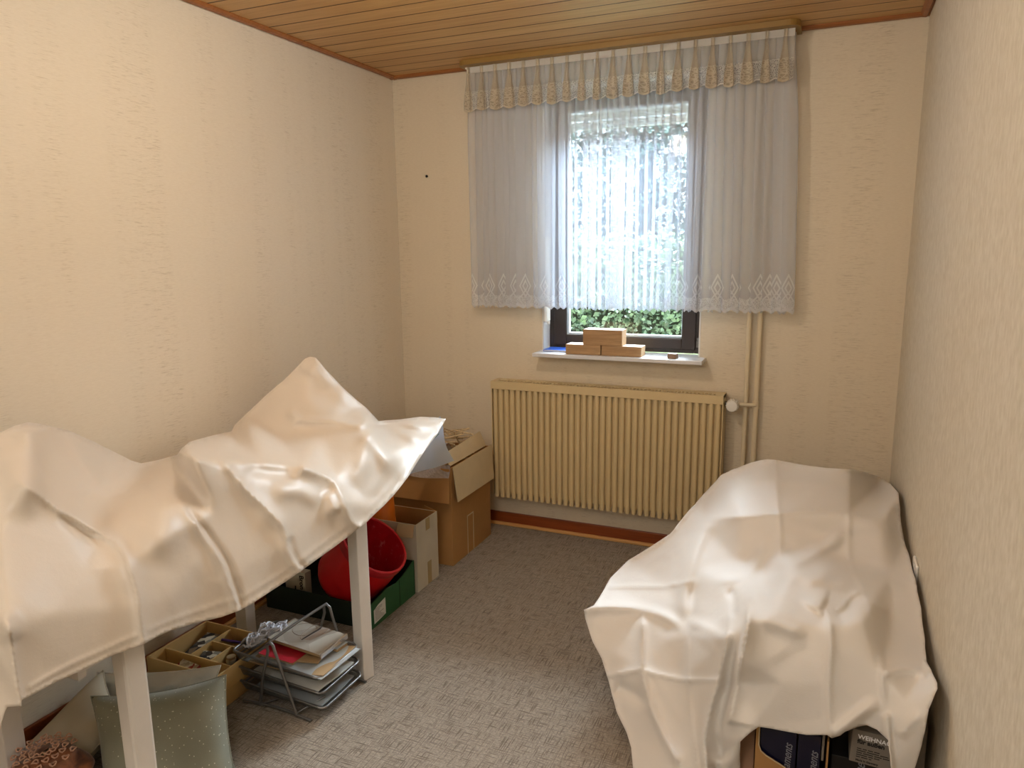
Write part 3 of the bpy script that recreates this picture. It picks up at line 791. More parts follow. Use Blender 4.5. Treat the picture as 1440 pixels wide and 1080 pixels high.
LC = [  # hem
      (627, 589, XA, -1.50), (598, 633, XA, -1.45), (573, 672, XA, -1.42), (540, 711, XA, -1.40), (507, 741, XA, -1.395), (444, 788, XA, -1.40), (400, 819, XA, -1.395), (336, 859, XA, -1.395),
      (267, 878, XA, -1.41), (202, 905, XA, -1.39), (122, 940, XA, -1.395), (81, 958, XA, -1.395), (32, 988, XA, -1.395), (0, 1033, YA, .778), (-120, 1000, YA, .785), (-235, 955, YA, .80), (-245, 905, XA, -2.13), (-205, 800, XA, -2.14), (-155, 692, XA, -2.12), (-112, 664, XA, -1.98), (-120, 790, XA, -1.76), (-150, 880, YA, .815), (-70, 930, YA, .785),
      # skyline
      (-70, 640, XA, -1.84), (0, 608, XA, -1.76), (40, 594, XA, -1.78), (98, 606, XA, -1.95), (164, 637, XA, -2.10), (198, 651, XA, -2.12), (249, 640, XA, -2.05), (267, 621, XA, -2.06), (326, 606, XA, -2.08),
      (347, 581, XA, -2.04), (400, 534, XA, -1.93), (436, 502, XA, -1.85), (480, 543, XA, -1.76), (516, 574, XA, -1.69), (532, 592, XA, -1.66), (560, 590, XA, -1.62), (591, 586, XA, -1.57),
      # pile edge over the table front
      (260, 637, XA, -1.56), (310, 641, XA, -1.54), (370, 650, XA, -1.52), (425, 655, XA, -1.50), (471, 677, XA, -1.47), (516, 601, XA, -1.56), (547, 648, XA, -1.46), (575, 625, XA, -1.49),
      # front fall
      (484, 708, XA, -1.41), (440, 730, XA, -1.425), (391, 730, XA, -1.43), (347, 695, XA, -1.47), (402, 770, XA, -1.405), (300, 720, XA, -1.46), (276, 790, XA, -1.42), (330, 800, XA, -1.41), (230, 760, XA, -1.44), (240, 840, XA, -1.40),
      # hollow between peak and front edge
      (330, 625, XA, -1.86), (400, 628, XA, -1.76), (450, 615, XA, -1.68), (470, 595, XA, -1.66), (430, 560, XA, -1.80), (400, 580, XA, -1.86),
      # near end: top and front edge
      (198, 668, XA, -1.90), (142, 681, XA, -1.74), (210, 690, XA, -1.66), (160, 720, XA, -1.60), (75, 705, XA, -1.58), (20, 680, XA, -1.60), (-60, 700, XA, -1.66), (60, 650, XA, -1.70), (110, 645, XA, -1.80),
      (182, 792, XA, -1.44), (196, 850, XA, -1.40), (120, 800, XA, -1.46), (60, 790, XA, -1.48), (100, 860, XA, -1.41), (10, 880, XA, -1.40), (0, 770, XA, -1.51), (60, 900, XA, -1.40)]
LS = [ # broad ridges
      ([(262, 632), (240, 690), (218, 750), (205, 800)], .050, 34, 'g', .05, .5),
      ([(42, 600), (44, 640), (38, 690), (20, 740)], .045, 26, 'g', .05, .5),
      ([(438, 504), (452, 530), (482, 555), (511, 580), (520, 605)], .022, 12, 'g', .1, .1),
      ([(516, 600), (530, 622), (548, 652), (552, 680)], .030, 13, 'g', .15, .5),
      ([(516, 600), (512, 640), (500, 690)], .018, 12, 'g', .2, .5),
      ([(520, 600), (555, 603), (590, 622), (600, 628)], .014, 6, 'g', .2, .3),
      ([(510, 578), (540, 595), (575, 596), (610, 607)], .012, 5, 'g', .3, .3),
      ([(400, 575), (425, 592), (467, 591), (495, 597), (516, 601)], .014, 5, 'g', .3, .1),
      ([(408, 572), (414, 590), (420, 600)], .016, 9, 'g', .3, .3),
      ([(262, 637), (310, 641), (370, 652), (425, 655), (471, 677)], .018, 12, 'g', .1, .3),
      ([(340, 655), (385, 662), (425, 664)], -.022, 11, 'g', .3, .3),
      # sharp ironed creases
      ([(14, 672), (31, 681), (58, 697), (76, 713), (111, 734), (147, 754), (167, 766), (182, 792), (193, 828), (196, 859), (201, 905)], .020, 9, 'r', .15, 0),
      ([(80, 722), (115, 744), (150, 764)], -.018, 8, 'g', .3, .3),
      ([(84, 607), (98, 622), (111, 641), (130, 668), (146, 684)], .014, 6, 'r', .1, .2),
      ([(244, 700), (260, 718), (276, 739), (311, 792), (322, 825), (334, 859)], .018, 6, 'r', .15, 0),
      ([(250, 700), (290, 745), (322, 792), (332, 820), (341, 855)], -.014, 5, 'g', .2, 0),
      ([(307, 641), (330, 670), (347, 692), (391, 730), (402, 752), (405, 779), (422, 805)], .024, 8, 'r', .1, 0),
      ([(407, 752), (411, 778), (428, 800)], -.012, 5, 'g', .2, 0),
      ([(415, 655), (445, 664), (471, 677), (484, 708), (493, 735), (508, 742)], .026, 8, 'r', .1, 0),
      ([(462, 690), (468, 715), (474, 725)], .020, 9, 'g', .2, .3),
      ([(375, 690), (430, 690), (458, 716)], .016, 12, 'g', .3, .3),
      ([(205, 655), (190, 668), (172, 676)], .014, 7, 'g', .2, .3),
      ([(150, 690), (200, 672), (250, 646)], .016, 7, 'g', .3, .2),
      ([(105, 690), (140, 702), (175, 700)], -.020, 12, 'g', .3, .3),
      ([(10, 872), (16, 905), (22, 950), (31, 990)], .014, 5, 'r', .1, 0),
      ([(0, 860), (12, 885), (20, 905)], .02, 14, 'g', .3, .4),
      # stitched hem
      ([(40, 968), (81, 943), (160, 907), (195, 892)], .0035, 2.4, 'r', .02, .02),
      ([(203, 888), (267, 862), (332, 843), (352, 834), (396, 806), (440, 775), (490, 737)], .0035, 2.4, 'r', .02, .02),
      ([(512, 722), (545, 690), (572, 652), (602, 610)], .003, 2.4, 'r', .02, .1),
      ([(560, 596), (600, 600), (620, 597)], .008, 4, 'g', .3, .1)]
tc = drape('tablecloth', M['satin'], LO, LC, LS, 4.0, [((-112, 664), (532, 592), (-.10, .10, -.22), 4)], (-1.75, 1.5, .72), wr=.002, facet=.75, soft=6, gain=1.35)
tag(tc, 'cream satin tablecloth thrown over a peaked heap on the white table', 'tablecloth')

# ---------------- right: linen sheet over the boxes by the wall
RO = [(1014.6, 667.5), (1028, 661), (1042, 656), (1054, 651), (1067, 647.5), (1079, 645.5), (1092, 646.7), (1125, 653), (1162.5, 658), (1196, 659.5), (1217, 664), (1237.5, 671), (1252, 680.5), (1262.5, 692.5), (1264.5, 709),
      (1267, 734), (1271, 759), (1279, 788), (1287.5, 822), (1294, 855), (1300, 901), (1303, 930), (1317, 959), (1318, 968), (1306, 997), (1302, 1022), (1296, 1047), (1285, 1080), (1274, 1112), (1262, 1112),
      (1253, 1080), (1252, 1063), (1248, 1040), (1233, 1026), (1219, 1020), (1206, 1022), (1187.5, 1028.5), (1181, 1034), (1169, 1037.5), (1162.5, 1032.5), (1133, 1032), (1100, 1027), (1067, 1022), (1058, 1028), (1040, 1042.5),
      (1041, 1075), (1038, 1115), (1010, 1122), (958, 1126), (925, 1130), (890, 1132),
      (890, 1080), (887.5, 1051), (881, 1030), (867, 1001), (856, 959), (846, 926), (833, 901), (823, 870), (821, 857), (835, 851), (846, 834), (858, 813), (883, 788), (913, 770), (942, 751), (967, 720), (987.5, 697)]
RC = [ # back and wall side
      (1014, 667, YA, 2.95), (1042, 656, YA, 2.96), (1079, 646, YA, 2.95), (1125, 653, YA, 2.95), (1196, 660, YA, 2.93), (1237, 671, XA, .262), (1262, 692, XA, .280), (1264, 709, XA, .282), (1271, 759, XA, .284), (1287, 822, XA, .284),
      (1300, 901, XA, .282), (1303, 930, XA, .276), (1318, 966, XA, .275), (1302, 1022, XA, .255), (1285, 1080, YA, 1.70), (1253, 1075, YA, 1.70), (1262, 1112, YA, 1.71),
      # plateau at the back, then the slope towards us
      (1094, 722, ZA, .610), (1145, 723, ZA, .612), (1194, 724, ZA, .610), (1240, 735, ZA, .600), (1040, 726, ZA, .585), (1145, 690, ZA, .645),
      (1150, 775, ZA, .535), (1095, 780, ZA, .525), (1040, 790, ZA, .475), (1192, 790, ZA, .525), (1250, 810, ZA, .520), (1065, 815, ZA, .47),
      # front hump
      (1110, 812, ZA, .575), (1155, 812, ZA, .575), (1200, 826, ZA, .560), (1060, 835, ZA, .545), (1250, 870, ZA, .515), (1215, 870, YA, 1.84), (1090, 860, YA, 1.82), (1150, 880, YA, 1.80), (1170, 900, YA, 1.775), (1052, 876, YA, 1.80), (1235, 940, YA, 1.76),
      # front flap, hanging
      (1040, 1042, YA, 1.715), (1042, 930, YA, 1.74), (1100, 960, YA, 1.735), (1165, 960, YA, 1.735), (1100, 1027, YA, 1.725), (1165, 1034, YA, 1.72), (1219, 1021, YA, 1.725), (1187, 1028, YA, 1.71), (1240, 1000, YA, 1.725), (1275, 985, YA, 1.72),
      # left side, sloping down
      (1030, 840, ZA, .47), (1018, 900, YA, 1.83), (1010, 960, YA, 1.85), (992, 1030, YA, 1.85), (1020, 1050, YA, 1.80), (1000, 1115, YA, 1.84),
      (987, 697, XA, -.42), (967, 720, XA, -.45), (942, 751, XA, -.50), (883, 788, ZA, .315), (858, 813, ZA, .30), (835, 850, ZA, .285), (821, 857, ZA, .285), (990, 740, ZA, .48), (980, 800, ZA, .42), (920, 810, ZA, .33), (960, 850, ZA, .35),
      (900, 850, ZA, .298), (1005, 870, ZA, .42), (970, 890, ZA, .345), (1000, 920, YA, 1.90),
      (833, 901, ZA, .20), (856, 959, ZA, .125), (881, 1030, ZA, .035), (890, 1080, ZA, .006), (892, 1130, ZA, .0), (902, 942, ZA, .200), (920, 1000, ZA, .135), (958, 957, ZA, .235), (950, 1020, ZA, .140), (930, 1060, ZA, .07), (960, 1110, ZA, .06), (935, 900, ZA, .285)]
RS = [ # ironed fold lines
      ([(1090, 647), (1092, 690), (1095, 722), (1098, 763), (1094, 797)], .007, 3, 'r', .02, .15),
      ([(1196, 660), (1194, 734), (1192, 780), (1202, 806), (1217, 838), (1235, 897), (1240, 947), (1245, 1000)], .008, 3.5, 'r', .02, .1),
      ([(979, 730), (1033, 728), (1094, 723), (1145, 721), (1194, 723), (1254, 732)], .010, 5, 'r', .1, .1),
      ([(1000, 680), (1092, 675), (1180, 682)], .005, 4, 'r', .2, .2),
      ([(1094, 805), (1130, 785), (1165, 768), (1196, 742)], .022, 9, 'g', .2, .25),
      ([(1030, 840), (1050, 822), (1083, 812), (1117, 808), (1154, 810), (1185, 796)], .020, 9, 'g', .2, .2),
      ([(1062, 812), (1090, 806), (1125, 800)], -.016, 9, 'g', .3, .3),
      ([(1120, 825), (1150, 815), (1180, 820), (1208, 826)], .014, 9, 'g', .3, .3),
      ([(1140, 860), (1150, 845), (1163, 850)], .022, 15, 'g', .3, .3),
      ([(1150, 848), (1166, 862), (1168, 890), (1166, 940), (1167, 1000), (1168, 1036)], .014, 5, 'r', .1, 0),
      ([(1173, 868), (1190, 858), (1208, 832)], -.020, 10, 'g', .2, .3),
      ([(1175, 862), (1196, 838), (1212, 830)], .013, 4, 'r', .2, .2),
      ([(1060, 868), (1095, 878), (1135, 895)], .014, 8, 'g', .3, .3),
      ([(1054, 845), (1052, 880), (1042, 922), (1033, 976), (1025, 1018)], .045, 12, 'l', .15, .02),
      ([(1040, 880), (1030, 930), (1018, 985), (1012, 1030), (1015, 1075)], -.026, 13, 'g', .2, .1),
      ([(1026, 845), (1024, 900), (1010, 960), (990, 1028), (992, 1065), (998, 1110)], .035, 9, 'r', .2, .1),
      ([(1020, 830), (1034, 838), (1030, 870)], -.016, 7, 'g', .2, .2),
      ([(1079, 760), (1060, 800), (1040, 815)], .010, 8, 'g', .3, .3),
      ([(1000, 722), (982, 765), (968, 800), (960, 850), (968, 880)], .018, 10, 'g', .15, .2),
      ([(978, 815), (970, 855), (976, 888)], -.010, 9, 'g', .3, .3),
      ([(965, 872), (1000, 885), (1024, 902)], .015, 8, 'g', .2, .2),
      ([(1000, 820), (1040, 812), (1078, 812)], .014, 7, 'g', .3, .3),
      ([(848, 826), (900, 824), (928, 826), (985, 815)], .007, 3, 'r', .1, .2),
      ([(904, 857), (903, 900), (902, 942), (913, 990), (929, 1026), (958, 1082)], .022, 7, 'r', .1, .1),
      ([(846, 952), (880, 945), (902, 942)], .012, 5, 'r', .05, .05),
      ([(862, 965), (885, 972), (905, 985), (915, 995)], -.018, 10, 'g', .15, .3),
      ([(902, 942), (935, 952), (966, 957), (1016, 956)], .009, 4, 'r', .1, .1),
      ([(968, 890), (967, 960), (975, 1040), (985, 1110)], .006, 3.5, 'r', .1, .1),
      ([(821, 857), (860, 853), (904, 857), (940, 868), (965, 888)], .014, 7, 'g', .02, .2),
      ([(1217, 838), (1230, 850), (1250, 862)], .010, 4, 'r', .2, .2),
      ([(1240, 947), (1275, 938), (1305, 950)], .012, 6, 'g', .1, .1),
      ([(1168, 1036), (1195, 1012), (1240, 985)], .016, 9, 'g', .1, .3),
      ([(1246, 1000), (1249, 1040), (1253, 1078)], .014, 6, 's', .1, 0),
      ([(1300, 1000), (1275, 1020), (1262, 1040)], .008, 9, 'g', .3, .3),
      ([(1195, 690), (1230, 700), (1258, 725)], .010, 12, 'g', .3, .3),
      ([(1202, 806), (1235, 815), (1275, 830)], .010, 9, 'g', .3, .3)]
lc = drape('linen_sheet', M['linen'], RO, RC, RS, 3.5, [((1042, 656), (1237, 671), (.0, .12, -.20), 4)], (-.1, 2.2, .3), wr=.0022, facet=.8, soft=6, gain=1.6)
tag(lc, 'white linen sheet with ironed fold lines draped over boxes by the wall', 'sheet')
# ================================================================== TABLE
tb = thing('side_table', 'white lacquered table with square legs under the satin cloth', 'table', (-1.75, 1.5, 0))
MB().box(-2.12, -1.435, .92, 2.06, .640, .664).build('tabletop', M['table_white'], tb, bevel=.004)
ap = MB(); ap.box(-2.10, -1.45, .95, .97, .585, .640).box(-2.10, -1.45, 1.98, 2.0, .585, .640).box(-2.10, -2.08, .97, 1.98, .585, .640).box(-1.475, -1.455, 1.09, 1.93, .600, .640)
ap.build('apron', M['table_white'], tb)
def leg(cx, cy, w, rot, bev):
    q = MB(); h = w/2; c, s = math.cos(rot), math.sin(rot)
    P = [(cx+c*a-s*b, cy+s*a+c*b) for a, b in ((-h, -h), (h, -h), (h, h), (-h, h))]
    T = [(cx+(x-cx)*1.06, cy+(y-cy)*1.06) for x, y in P]
    q.hexa([(x, y, 0) for x, y in P], [(x, y, .640) for x, y in T]); return q.build('leg', M['table_white'], tb, bevel=bev)
leg(-1.440, 1.968, .047, math.radians(-14), .003)
leg(-1.450, 1.074, .051, math.radians(-6), .008)
leg(-2.030, 2.020, .052, 0, .003)
leg(-2.090, 1.145, .058, 0, .003)

# ================================================================== CARTONS AT THE FAR WALL
def open_carton(root, x0, x1, y0, y1, h, th, mat, inner=None, name='carton_body', lean=(0, 0)):
    q = MB(); lx, ly = lean
    def wall(a, b, c, d): q.box(a, b, c, d, .002, h)
    wall(x0, x0+th, y0, y1); wall(x1-th, x1, y0, y1); wall(x0+th, x1-th, y0, y0+th); wall(x0+th, x1-th, y1-th, y1); q.box(x0+th, x1-th, y0+th, y1-th, .002, .002+th)
    return q.build(name, mat, root)
# tall brown carton
bc = thing('cardboard_box', 'tall brown cardboard box with open flaps standing against the radiator', 'box', (-1.80, 3.11, 0))
open_carton(bc, -2.02, -1.577, 2.905, 3.335, .490, .005, M['card'])
f1 = MB().slab([(-1.572, 2.920, .492), (-1.572, 3.352, .494), (-1.546, 3.325, .322), (-1.546, 2.915, .326)], .004).build('flap', M['cardlight'], bc); tag(f1, 'pale flap folded down on the outer side')
MB().slab([(-1.578, 2.899, .488), (-2.02, 2.899, .488), (-2.02, 2.875, .325), (-1.570, 2.872, .327)], .004).build('flap', M['card'], bc)
MB().slab([(-1.594, 2.925, .492), (-1.594, 3.325, .492), (-1.628, 3.325, .565), (-1.628, 2.935, .548)], .003).build('flap', M['cardlight'], bc)
tpm = MB(); tx = -1.5762
tpm.box(tx, tx+.0012, 3.06, 3.066, .002, .20).box(tx, tx+.0012, 3.124, 3.13, .002, .20).box(tx, tx+.0012, 3.06, 3.13, .197, .203)
tpm.build('tape_mark', M['cardlight'], bc)
# straw bundles and papers in it
rs = random.Random(5)
st = thing('straw_bundle', 'pale bundle of dry straw sticks poking out of the tall brown box', 'straw', (-1.75, 3.22, .45))
mb = MB()
for i in range(40):
    a = rs.uniform(-.6, .6); x = rs.uniform(-1.86, -1.66); yy = rs.uniform(3.10, 3.30); z = .46+rs.random()*.12
    L = rs.uniform(.06, .13); d = Vector((math.cos(a), math.sin(a)*.8, rs.uniform(-.15, .35)))*L
    mb.tube([Vector((x, yy, z))-d*.5, Vector((x, yy, z))+d*.5], .0045, 6)
mb.build('stalk', M['brownleaf'], st, smooth=40)
MB().tube([(-1.80, 3.17, .52), (-1.76, 3.19, .60), (-1.70, 3.18, .59), (-1.68, 3.20, .52)], .004, 6).build('tie_string', M['paperbrown'], st, smooth=40)
# bubble wrap and the white bag on the box
bw = MB().grid(lambda u, v: (lambda P: (P.x, P.y, P.z+.014*math.sin(u*9+v*4)+.010*math.sin(v*13-u*5)))(Vector((-2.0, 2.885, .500)).lerp(Vector((-1.640, 2.888, .500)), u)+Vector((-.03*v, .30*v, .085*math.sin(PI*min(1, v*1.3))))), 30, 24)
bo = bw.build('bubble_wrap', M['bubble'], None, smooth=170, base=(-1.78, 3.0, .5)); tag(bo, 'crumpled clear bubble wrap lying on the tall brown box', 'bubble wrap')
fr_ = MB().grid(lambda u, v: (lambda P: (P.x, P.y-.02*v*v+.006*math.sin(u*8), P.z))(Vector((-2.0+.425*u, 2.893, .508-.062*v-.05*(1-u)**3*(1-v)+.006*math.sin(u*7)*v))), 26, 8)
fo = fr_.build('hanging_edge', M['bubble'], bo, smooth=170)
wb_ = MB()
def bagfn(u, v):
    A = Vector((-1.70, 2.72, .50)).lerp(Vector((-1.560, 2.90, .530)), u); B = Vector((-1.575, 2.66, .74)).lerp(Vector((-1.535, 2.72, .785)), u)
    P = A.lerp(B, v); return (P.x+.012*math.sin(v*5+u*3), P.y+.01*math.sin(u*7), P.z)
wb_.grid(bagfn, 20, 20)
wo = wb_.build('plastic_bag', M['bag'], None, smooth=170, base=(-1.66, 2.8, .65)); tag(wo, 'bluish white plastic bag sticking out under the far corner of the satin cloth', 'bag')
pm = MB()
for i in range(4): pm.tube([bagfn(.70+.03*i, .60+.055*i), bagfn(.80+.02*i, .62+.05*i), bagfn(.88, .66+.05*i)], .0022, 6)
pm.build('printed_mark', simple('pale_green_ink', srgb(120, 165, 150), .5), wo)

# white faced carton
wc = thing('cardboard_box', 'white faced cardboard box with brown inside, open, behind the green crate', 'box', (-1.75, 2.7, 0))
open_carton(wc, -1.92, -1.592, 2.602, 2.790, .318, .004, M['cardwhite'])
inn = MB(); inn.box(-1.916, -1.915, 2.606, 2.786, .01, .3165).box(-1.915, -1.5968, 2.7852, 2.786, .01, .3165).box(-1.597, -1.5962, 2.606, 2.785, .01, .3165)
inn.build('brown_lining', M['card'], wc)
box(-1.5918, -1.5910, 2.685, 2.720, .262, .3175).build('parcel_tape', M['tape'], wc); box(-1.5918, -1.5910, 2.690, 2.724, .004, .110).build('parcel_tape', M['tape'], wc)
MB().slab([(-1.598, 2.600, .318), (-1.68, 2.600, .316), (-1.69, 2.585, .26), (-1.602, 2.588, .262)], .003).build('flap', M['cardlight'], wc)
MB().slab([(-1.594, 2.792, .318), (-1.66, 2.796, .335), (-1.66, 2.80, .29), (-1.592, 2.796, .26)], .003).build('flap', M['card'], wc)
# orange bucket, upside down in it
ob = thing('orange_bucket', 'orange plastic bucket turned upside down in the white faced box', 'bucket', (-1.832, 2.695, .01))
Mo = Matrix.Translation((-1.832, 2.695, .008))
MB().lathe([(.080, 0), (.083, .006), (.080, .02), (.060, .375), (.056, .384), (.0, .386)], Mo, 40, caps=False).build('bucket_body', M['orange'], ob, smooth=50)
MB().lathe([(.0835, .002), (.0865, .006), (.0865, .018), (.082, .022)], Mo, 40, caps=False).build('rim', M['orange'], ob, smooth=50)

# green crate
gc = thing('green_crate', 'flat dark green cardboard crate with a paper label, beside the table leg', 'crate', (-1.85, 2.41, 0))
gx0_, gx1_, gy0, gy1 = -2.13, -1.600, 2.245, 2.588
q = MB(); t_ = .004
q.box(gx0_, gx1_, gy1-t_, gy1, .002, .158).box(gx0_, gx0_+t_, gy0, gy1-t_, .002, .158).box(gx0_+t_, gx1_-t_, gy0+t_, gy1-t_, .002, .006)
q.build('crate_body', M['greenshade'], gc)
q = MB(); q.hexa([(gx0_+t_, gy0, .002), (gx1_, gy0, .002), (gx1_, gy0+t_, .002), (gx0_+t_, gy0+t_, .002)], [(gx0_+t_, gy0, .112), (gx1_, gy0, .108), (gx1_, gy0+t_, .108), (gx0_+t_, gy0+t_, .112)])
tag(q.build('end_panel', M['greenshade'], gc), 'green end panel with shade painted in')
q = MB(); rim_ = [(gy0, .108), (2.32, .118), (2.37, .128), (2.44, .118), (2.50, .130), (gy1, .160)]
vs = [(gx1_-t_, y, .002) for y, z in rim_]+[(gx1_-t_, y, z) for y, z in rim_]+[(gx1_, y, .002) for y, z in rim_]+[(gx1_, y, z) for y, z in rim_]
k = len(rim_); fs = [(0, k, 3*k, 2*k), (k-1, 3*k-1, 4*k-1, 2*k-1)]
for i in range(k-1): fs += [(i, i+1, k+i+1, k+i), (2*k+i, 3*k+i, 3*k+i+1, 2*k+i+1), (k+i, k+i+1, 3*k+i+1, 3*k+i), (i, 2*k+i, 2*k+i+1, i+1)]
q.add(vs, fs).build('side_panel', M['green'], gc)
q = MB(); q.box(gx1_, gx1_+.001, 2.462, 2.464, .004, .120); q.build('panel_seam', M['greenshade'], gc)
lab = MB(); lp = [(2.268, .018), (2.268, .076), (2.300, .088), (2.352, .096), (2.352, .026), (2.300, .02)]
lab.add([(gx1_+.0006, y, z) for y, z in lp]+[(gx1_+.0014, y, z) for y, z in lp], [tuple(range(6)), tuple(range(6, 12))[::-1]]+[(i, (i+1) % 6, (i+1) % 6+6, i+6) for i in range(6)])
lo_ = lab.build('paper_label', M['paper'], gc)
q = MB()
for i in range(9): q.box(gx1_+.0014, gx1_+.0018, 2.276, 2.276+.03+.035*rs.random(), .028+i*.0062, .0296+i*.0062)
q.build('label_print', M['greycard'], lo_)
# red bucket leaning in the crate
axis = Vector((.63, .01, .776)).normalized()
rbk = thing('red_bucket', 'red plastic bucket leaning on its side in the green crate', 'bucket', (-1.671, 2.402, .299))
Mb = Matrix.Translation((-1.671, 2.402, .299)) @ axis.to_track_quat('Z', 'Y').to_matrix().to_4x4()
MB().lathe([(.1455, -.002), (.1475, -.06), (.1490, -.15), (.1440, -.222), (.130, -.250), (.108, -.262), (0, -.264)], Mb, 64, caps=False).build('bucket_body', M['red'], rbk, smooth=50)
MB().lathe([(.1415, -.004), (.139, -.06), (.133, -.225), (.121, -.246), (0, -.250)], Mb, 64, caps=False).build('inside_wall', M['redin'], rbk, smooth=50)
MB().lathe([(.1415, -.006), (.1415, .000), (.146, .003), (.1515, .001), (.1530, -.006), (.1520, -.032), (.1500, -.036), (.1450, -.034)], Mb, 64, caps=False).build('rim', simple('red_plastic_worn', srgb(196, 30, 40), .35, .12, 25), rbk, smooth=50)
# packs in the crate
pk = thing('printed_pack', 'small white printed pack standing behind the crate edge left of the red bucket', 'pack', (-2.06, 2.30, .008))
MB().box(-2.062, -1.955, 2.292, 2.330, .008, .165).build('carton', M['cardwhite'], pk, bevel=.001)
tm = text_mb('Bron', .032, frame4((-1.985, 2.2915, .152), (0, 0, -1), (1, 0, 0)), .0003, 0, .0006); tm.build('lettering', M['ink'], pk)
q = MB().box(-2.012, -2.006, 2.2912, 2.2916, .030, .100); q.build('printed_bar', M['ink'], pk)
dk2 = thing('blue_pack', 'dark blue pack in the green crate beside the white printed pack', 'pack', (-2.09, 2.32, .008))
MB().box(-2.122, -2.066, 2.296, 2.36, .008, .175).build('carton', M['darkblue'], dk2, bevel=.001)

# ================================================================== LETTER TRAY AND WHAT LIES ON IT
lt = thing('letter_tray', 'silver wire three tier letter tray on the carpet between the table legs', 'letter tray', (-1.57, 1.79, 0))
def arch(y, foot_l, foot_r, ap, bar_l, bar_r, bz=.006):
    q = MB(); r = .0050
    def mid(a, b, t): return Vector(a).lerp(Vector(b), t)
    fl, fr2, A = Vector((foot_l, y, bz+.004)), Vector((foot_r, y, bz+.004)), Vector(ap)
    pth = [fl, fl.lerp(A, .45)+Vector((-.006, 0, 0)), fl.lerp(A, .86), A+Vector((-.012, 0, -.012)), A, A+Vector((.014, 0, -.010)), fr2.lerp(A, .84)+Vector((.008, 0, 0)), fr2.lerp(A, .45)+Vector((.004, 0, 0)), fr2]
    q.tube(pth, r, 10)
    n = 14
    q.tube([Vector((bar_l+(bar_r-bar_l)*i/n, y, bz+.012*math.sin(PI*i/n))) for i in range(n+1)], r*.95, 10)
    return q
arch(1.685, -1.662, -1.508, (-1.606, 1.690, .248), -1.735, -1.452).build('side_frame', M['steel'], lt, smooth=50)
arch(1.935, -1.640, -1.475, (-1.560, 1.930, .276), -1.700, -1.412).build('side_frame', M['steel'], lt, smooth=50)
MB().tube([(-1.606, 1.690, .248), (-1.585, 1.81, .264), (-1.560, 1.930, .276)], .0050, 10).build('carrying_handle', M['steel'], lt, smooth=50)
TX0, TX1, TY0, TY1 = -1.785, -1.425, 1.700, 1.920
def rrect(x0, x1, y0, y1, r, z, dip, n=6):
    P = []
    for cx, cy, a0 in ((x1-r, y1-r, 0), (x0+r, y1-r, PI/2), (x0+r, y0+r, PI), (x1-r, y0+r, 1.5*PI)):
        for i in range(n+1):
            a = a0+PI/2*i/n; x = cx+r*math.cos(a); yv = cy+r*math.sin(a)
            P.append(Vector((x, yv, z-dip*smooth01((x-(x1-.075))/.075))))
    return P
def tier(z, x_off, name):
    rim = rrect(TX0+x_off, TX1+x_off, TY0, TY1, .022, z, .022)
    fl = rrect(TX0+x_off+.012, TX1+x_off-.006, TY0+.012, TY1-.012, .018, z-.036, 0)
    rr = MB().tube(rim, .0042, 8, closed=True).build('tray_rim', M['steel'], lt, smooth=50)
    k = len(rim); q = MB(); q.add(rim+fl, [(i, (i+1) % k, (i+1) % k+k, i+k) for i in range(k)]+[tuple(range(k, 2*k))])
    q.build('mesh_basket', M['net'], rr)
tier(.172, .0, 'a'); tier(.120, .006, 'b'); tier(.068, .012, 'c')
br_ = MB().tube([(-1.66, 1.69, .010), (-1.50, 1.93, .010)], .003, 8).tube([(-1.52, 1.69, .010), (-1.45, 1.76, .05)], .003, 8); br_.build('cross_wire', M['steel'], lt, smooth=50)

def sheet(name, cx, cy, z, w, h, rot, mat, label, cat, th=.0012, curl=.0, group=None, nz=0):
    q = MB(); c, s = math.cos(rot), math.sin(rot)
    def fn(u, v, dz):
        a, b = (u-.5)*w, (v-.5)*h; k = curl*(max(0, u-.62)/.38)**2
        return (cx+c*a-s*b, cy+s*a+c*b, z+dz+k+.002*math.sin(u*6+nz)*math.sin(v*5+nz))
    n = 12; q.grid(lambda u, v: fn(u, v, 0), n, n); q.grid(lambda u, v: fn(u, v, th), n, n)
    m = (n+1)
    for i in range(n):
        for e in (0, n):
            a, b = i*m+e, (i+1)*m+e; q.f.append((a, b, b+m*m, a+m*m))
            a, b = e*m+i, e*m+i+1; q.f.append((a, b, b+m*m, a+m*m))
    o = q.build(name, mat, None, smooth=30, base=(cx, cy, z)); tag(o, label, cat, group); return o
zt = .1385
sheet('paper_sheet', -1.592, 1.810, zt, .30, .190, .03, M['papergrey'], 'grey paper at the bottom of the top letter tray', 'paper', .002, 0, None, 1)
sheet('paper_sheet', -1.572, 1.805, zt+.0045, .300, .190, .05, M['paperbrown'], 'tan paper with a curled end under the translucent sleeve', 'paper', .002, .010, None, 2)
sheet('document_sleeve', -1.548, 1.808, zt+.009, .280, .200, -.05, M['papergrey'], 'blue grey translucent sleeve on the top tray, hanging over its front edge', 'sleeve', .0015, .004, None, 3)
def booklet(name, cx, cy, z, w, h, th, rot, cover, label, cat, pages=True):
    o = thing(name, label, cat, (cx, cy, z)); R = Matrix.Translation((cx, cy, z)) @ Matrix.Rotation(rot, 4, 'Z')
    MB().box(-w/2, w/2, -h/2, h/2, th*.9, th, R).build('cover', cover, o)
    MB().box(-w/2+.002, w/2-.002, -h/2+.002, h/2-.002, .0, th*.88, R).build('pages', M['paperbrown'], o)
    return o, R
booklet('booklet', -1.625, 1.775, zt+.0145, .150, .085, .009, -.04, M['paperred'], 'red covered booklet on the top tray under the silver edged album', 'booklet')
b2, R2 = booklet('booklet', -1.535, 1.790, zt+.0145, .10, .070, .006, .25, M['paperbrown'], 'narrow tan booklet lying beside the red booklet on the tray', 'booklet')
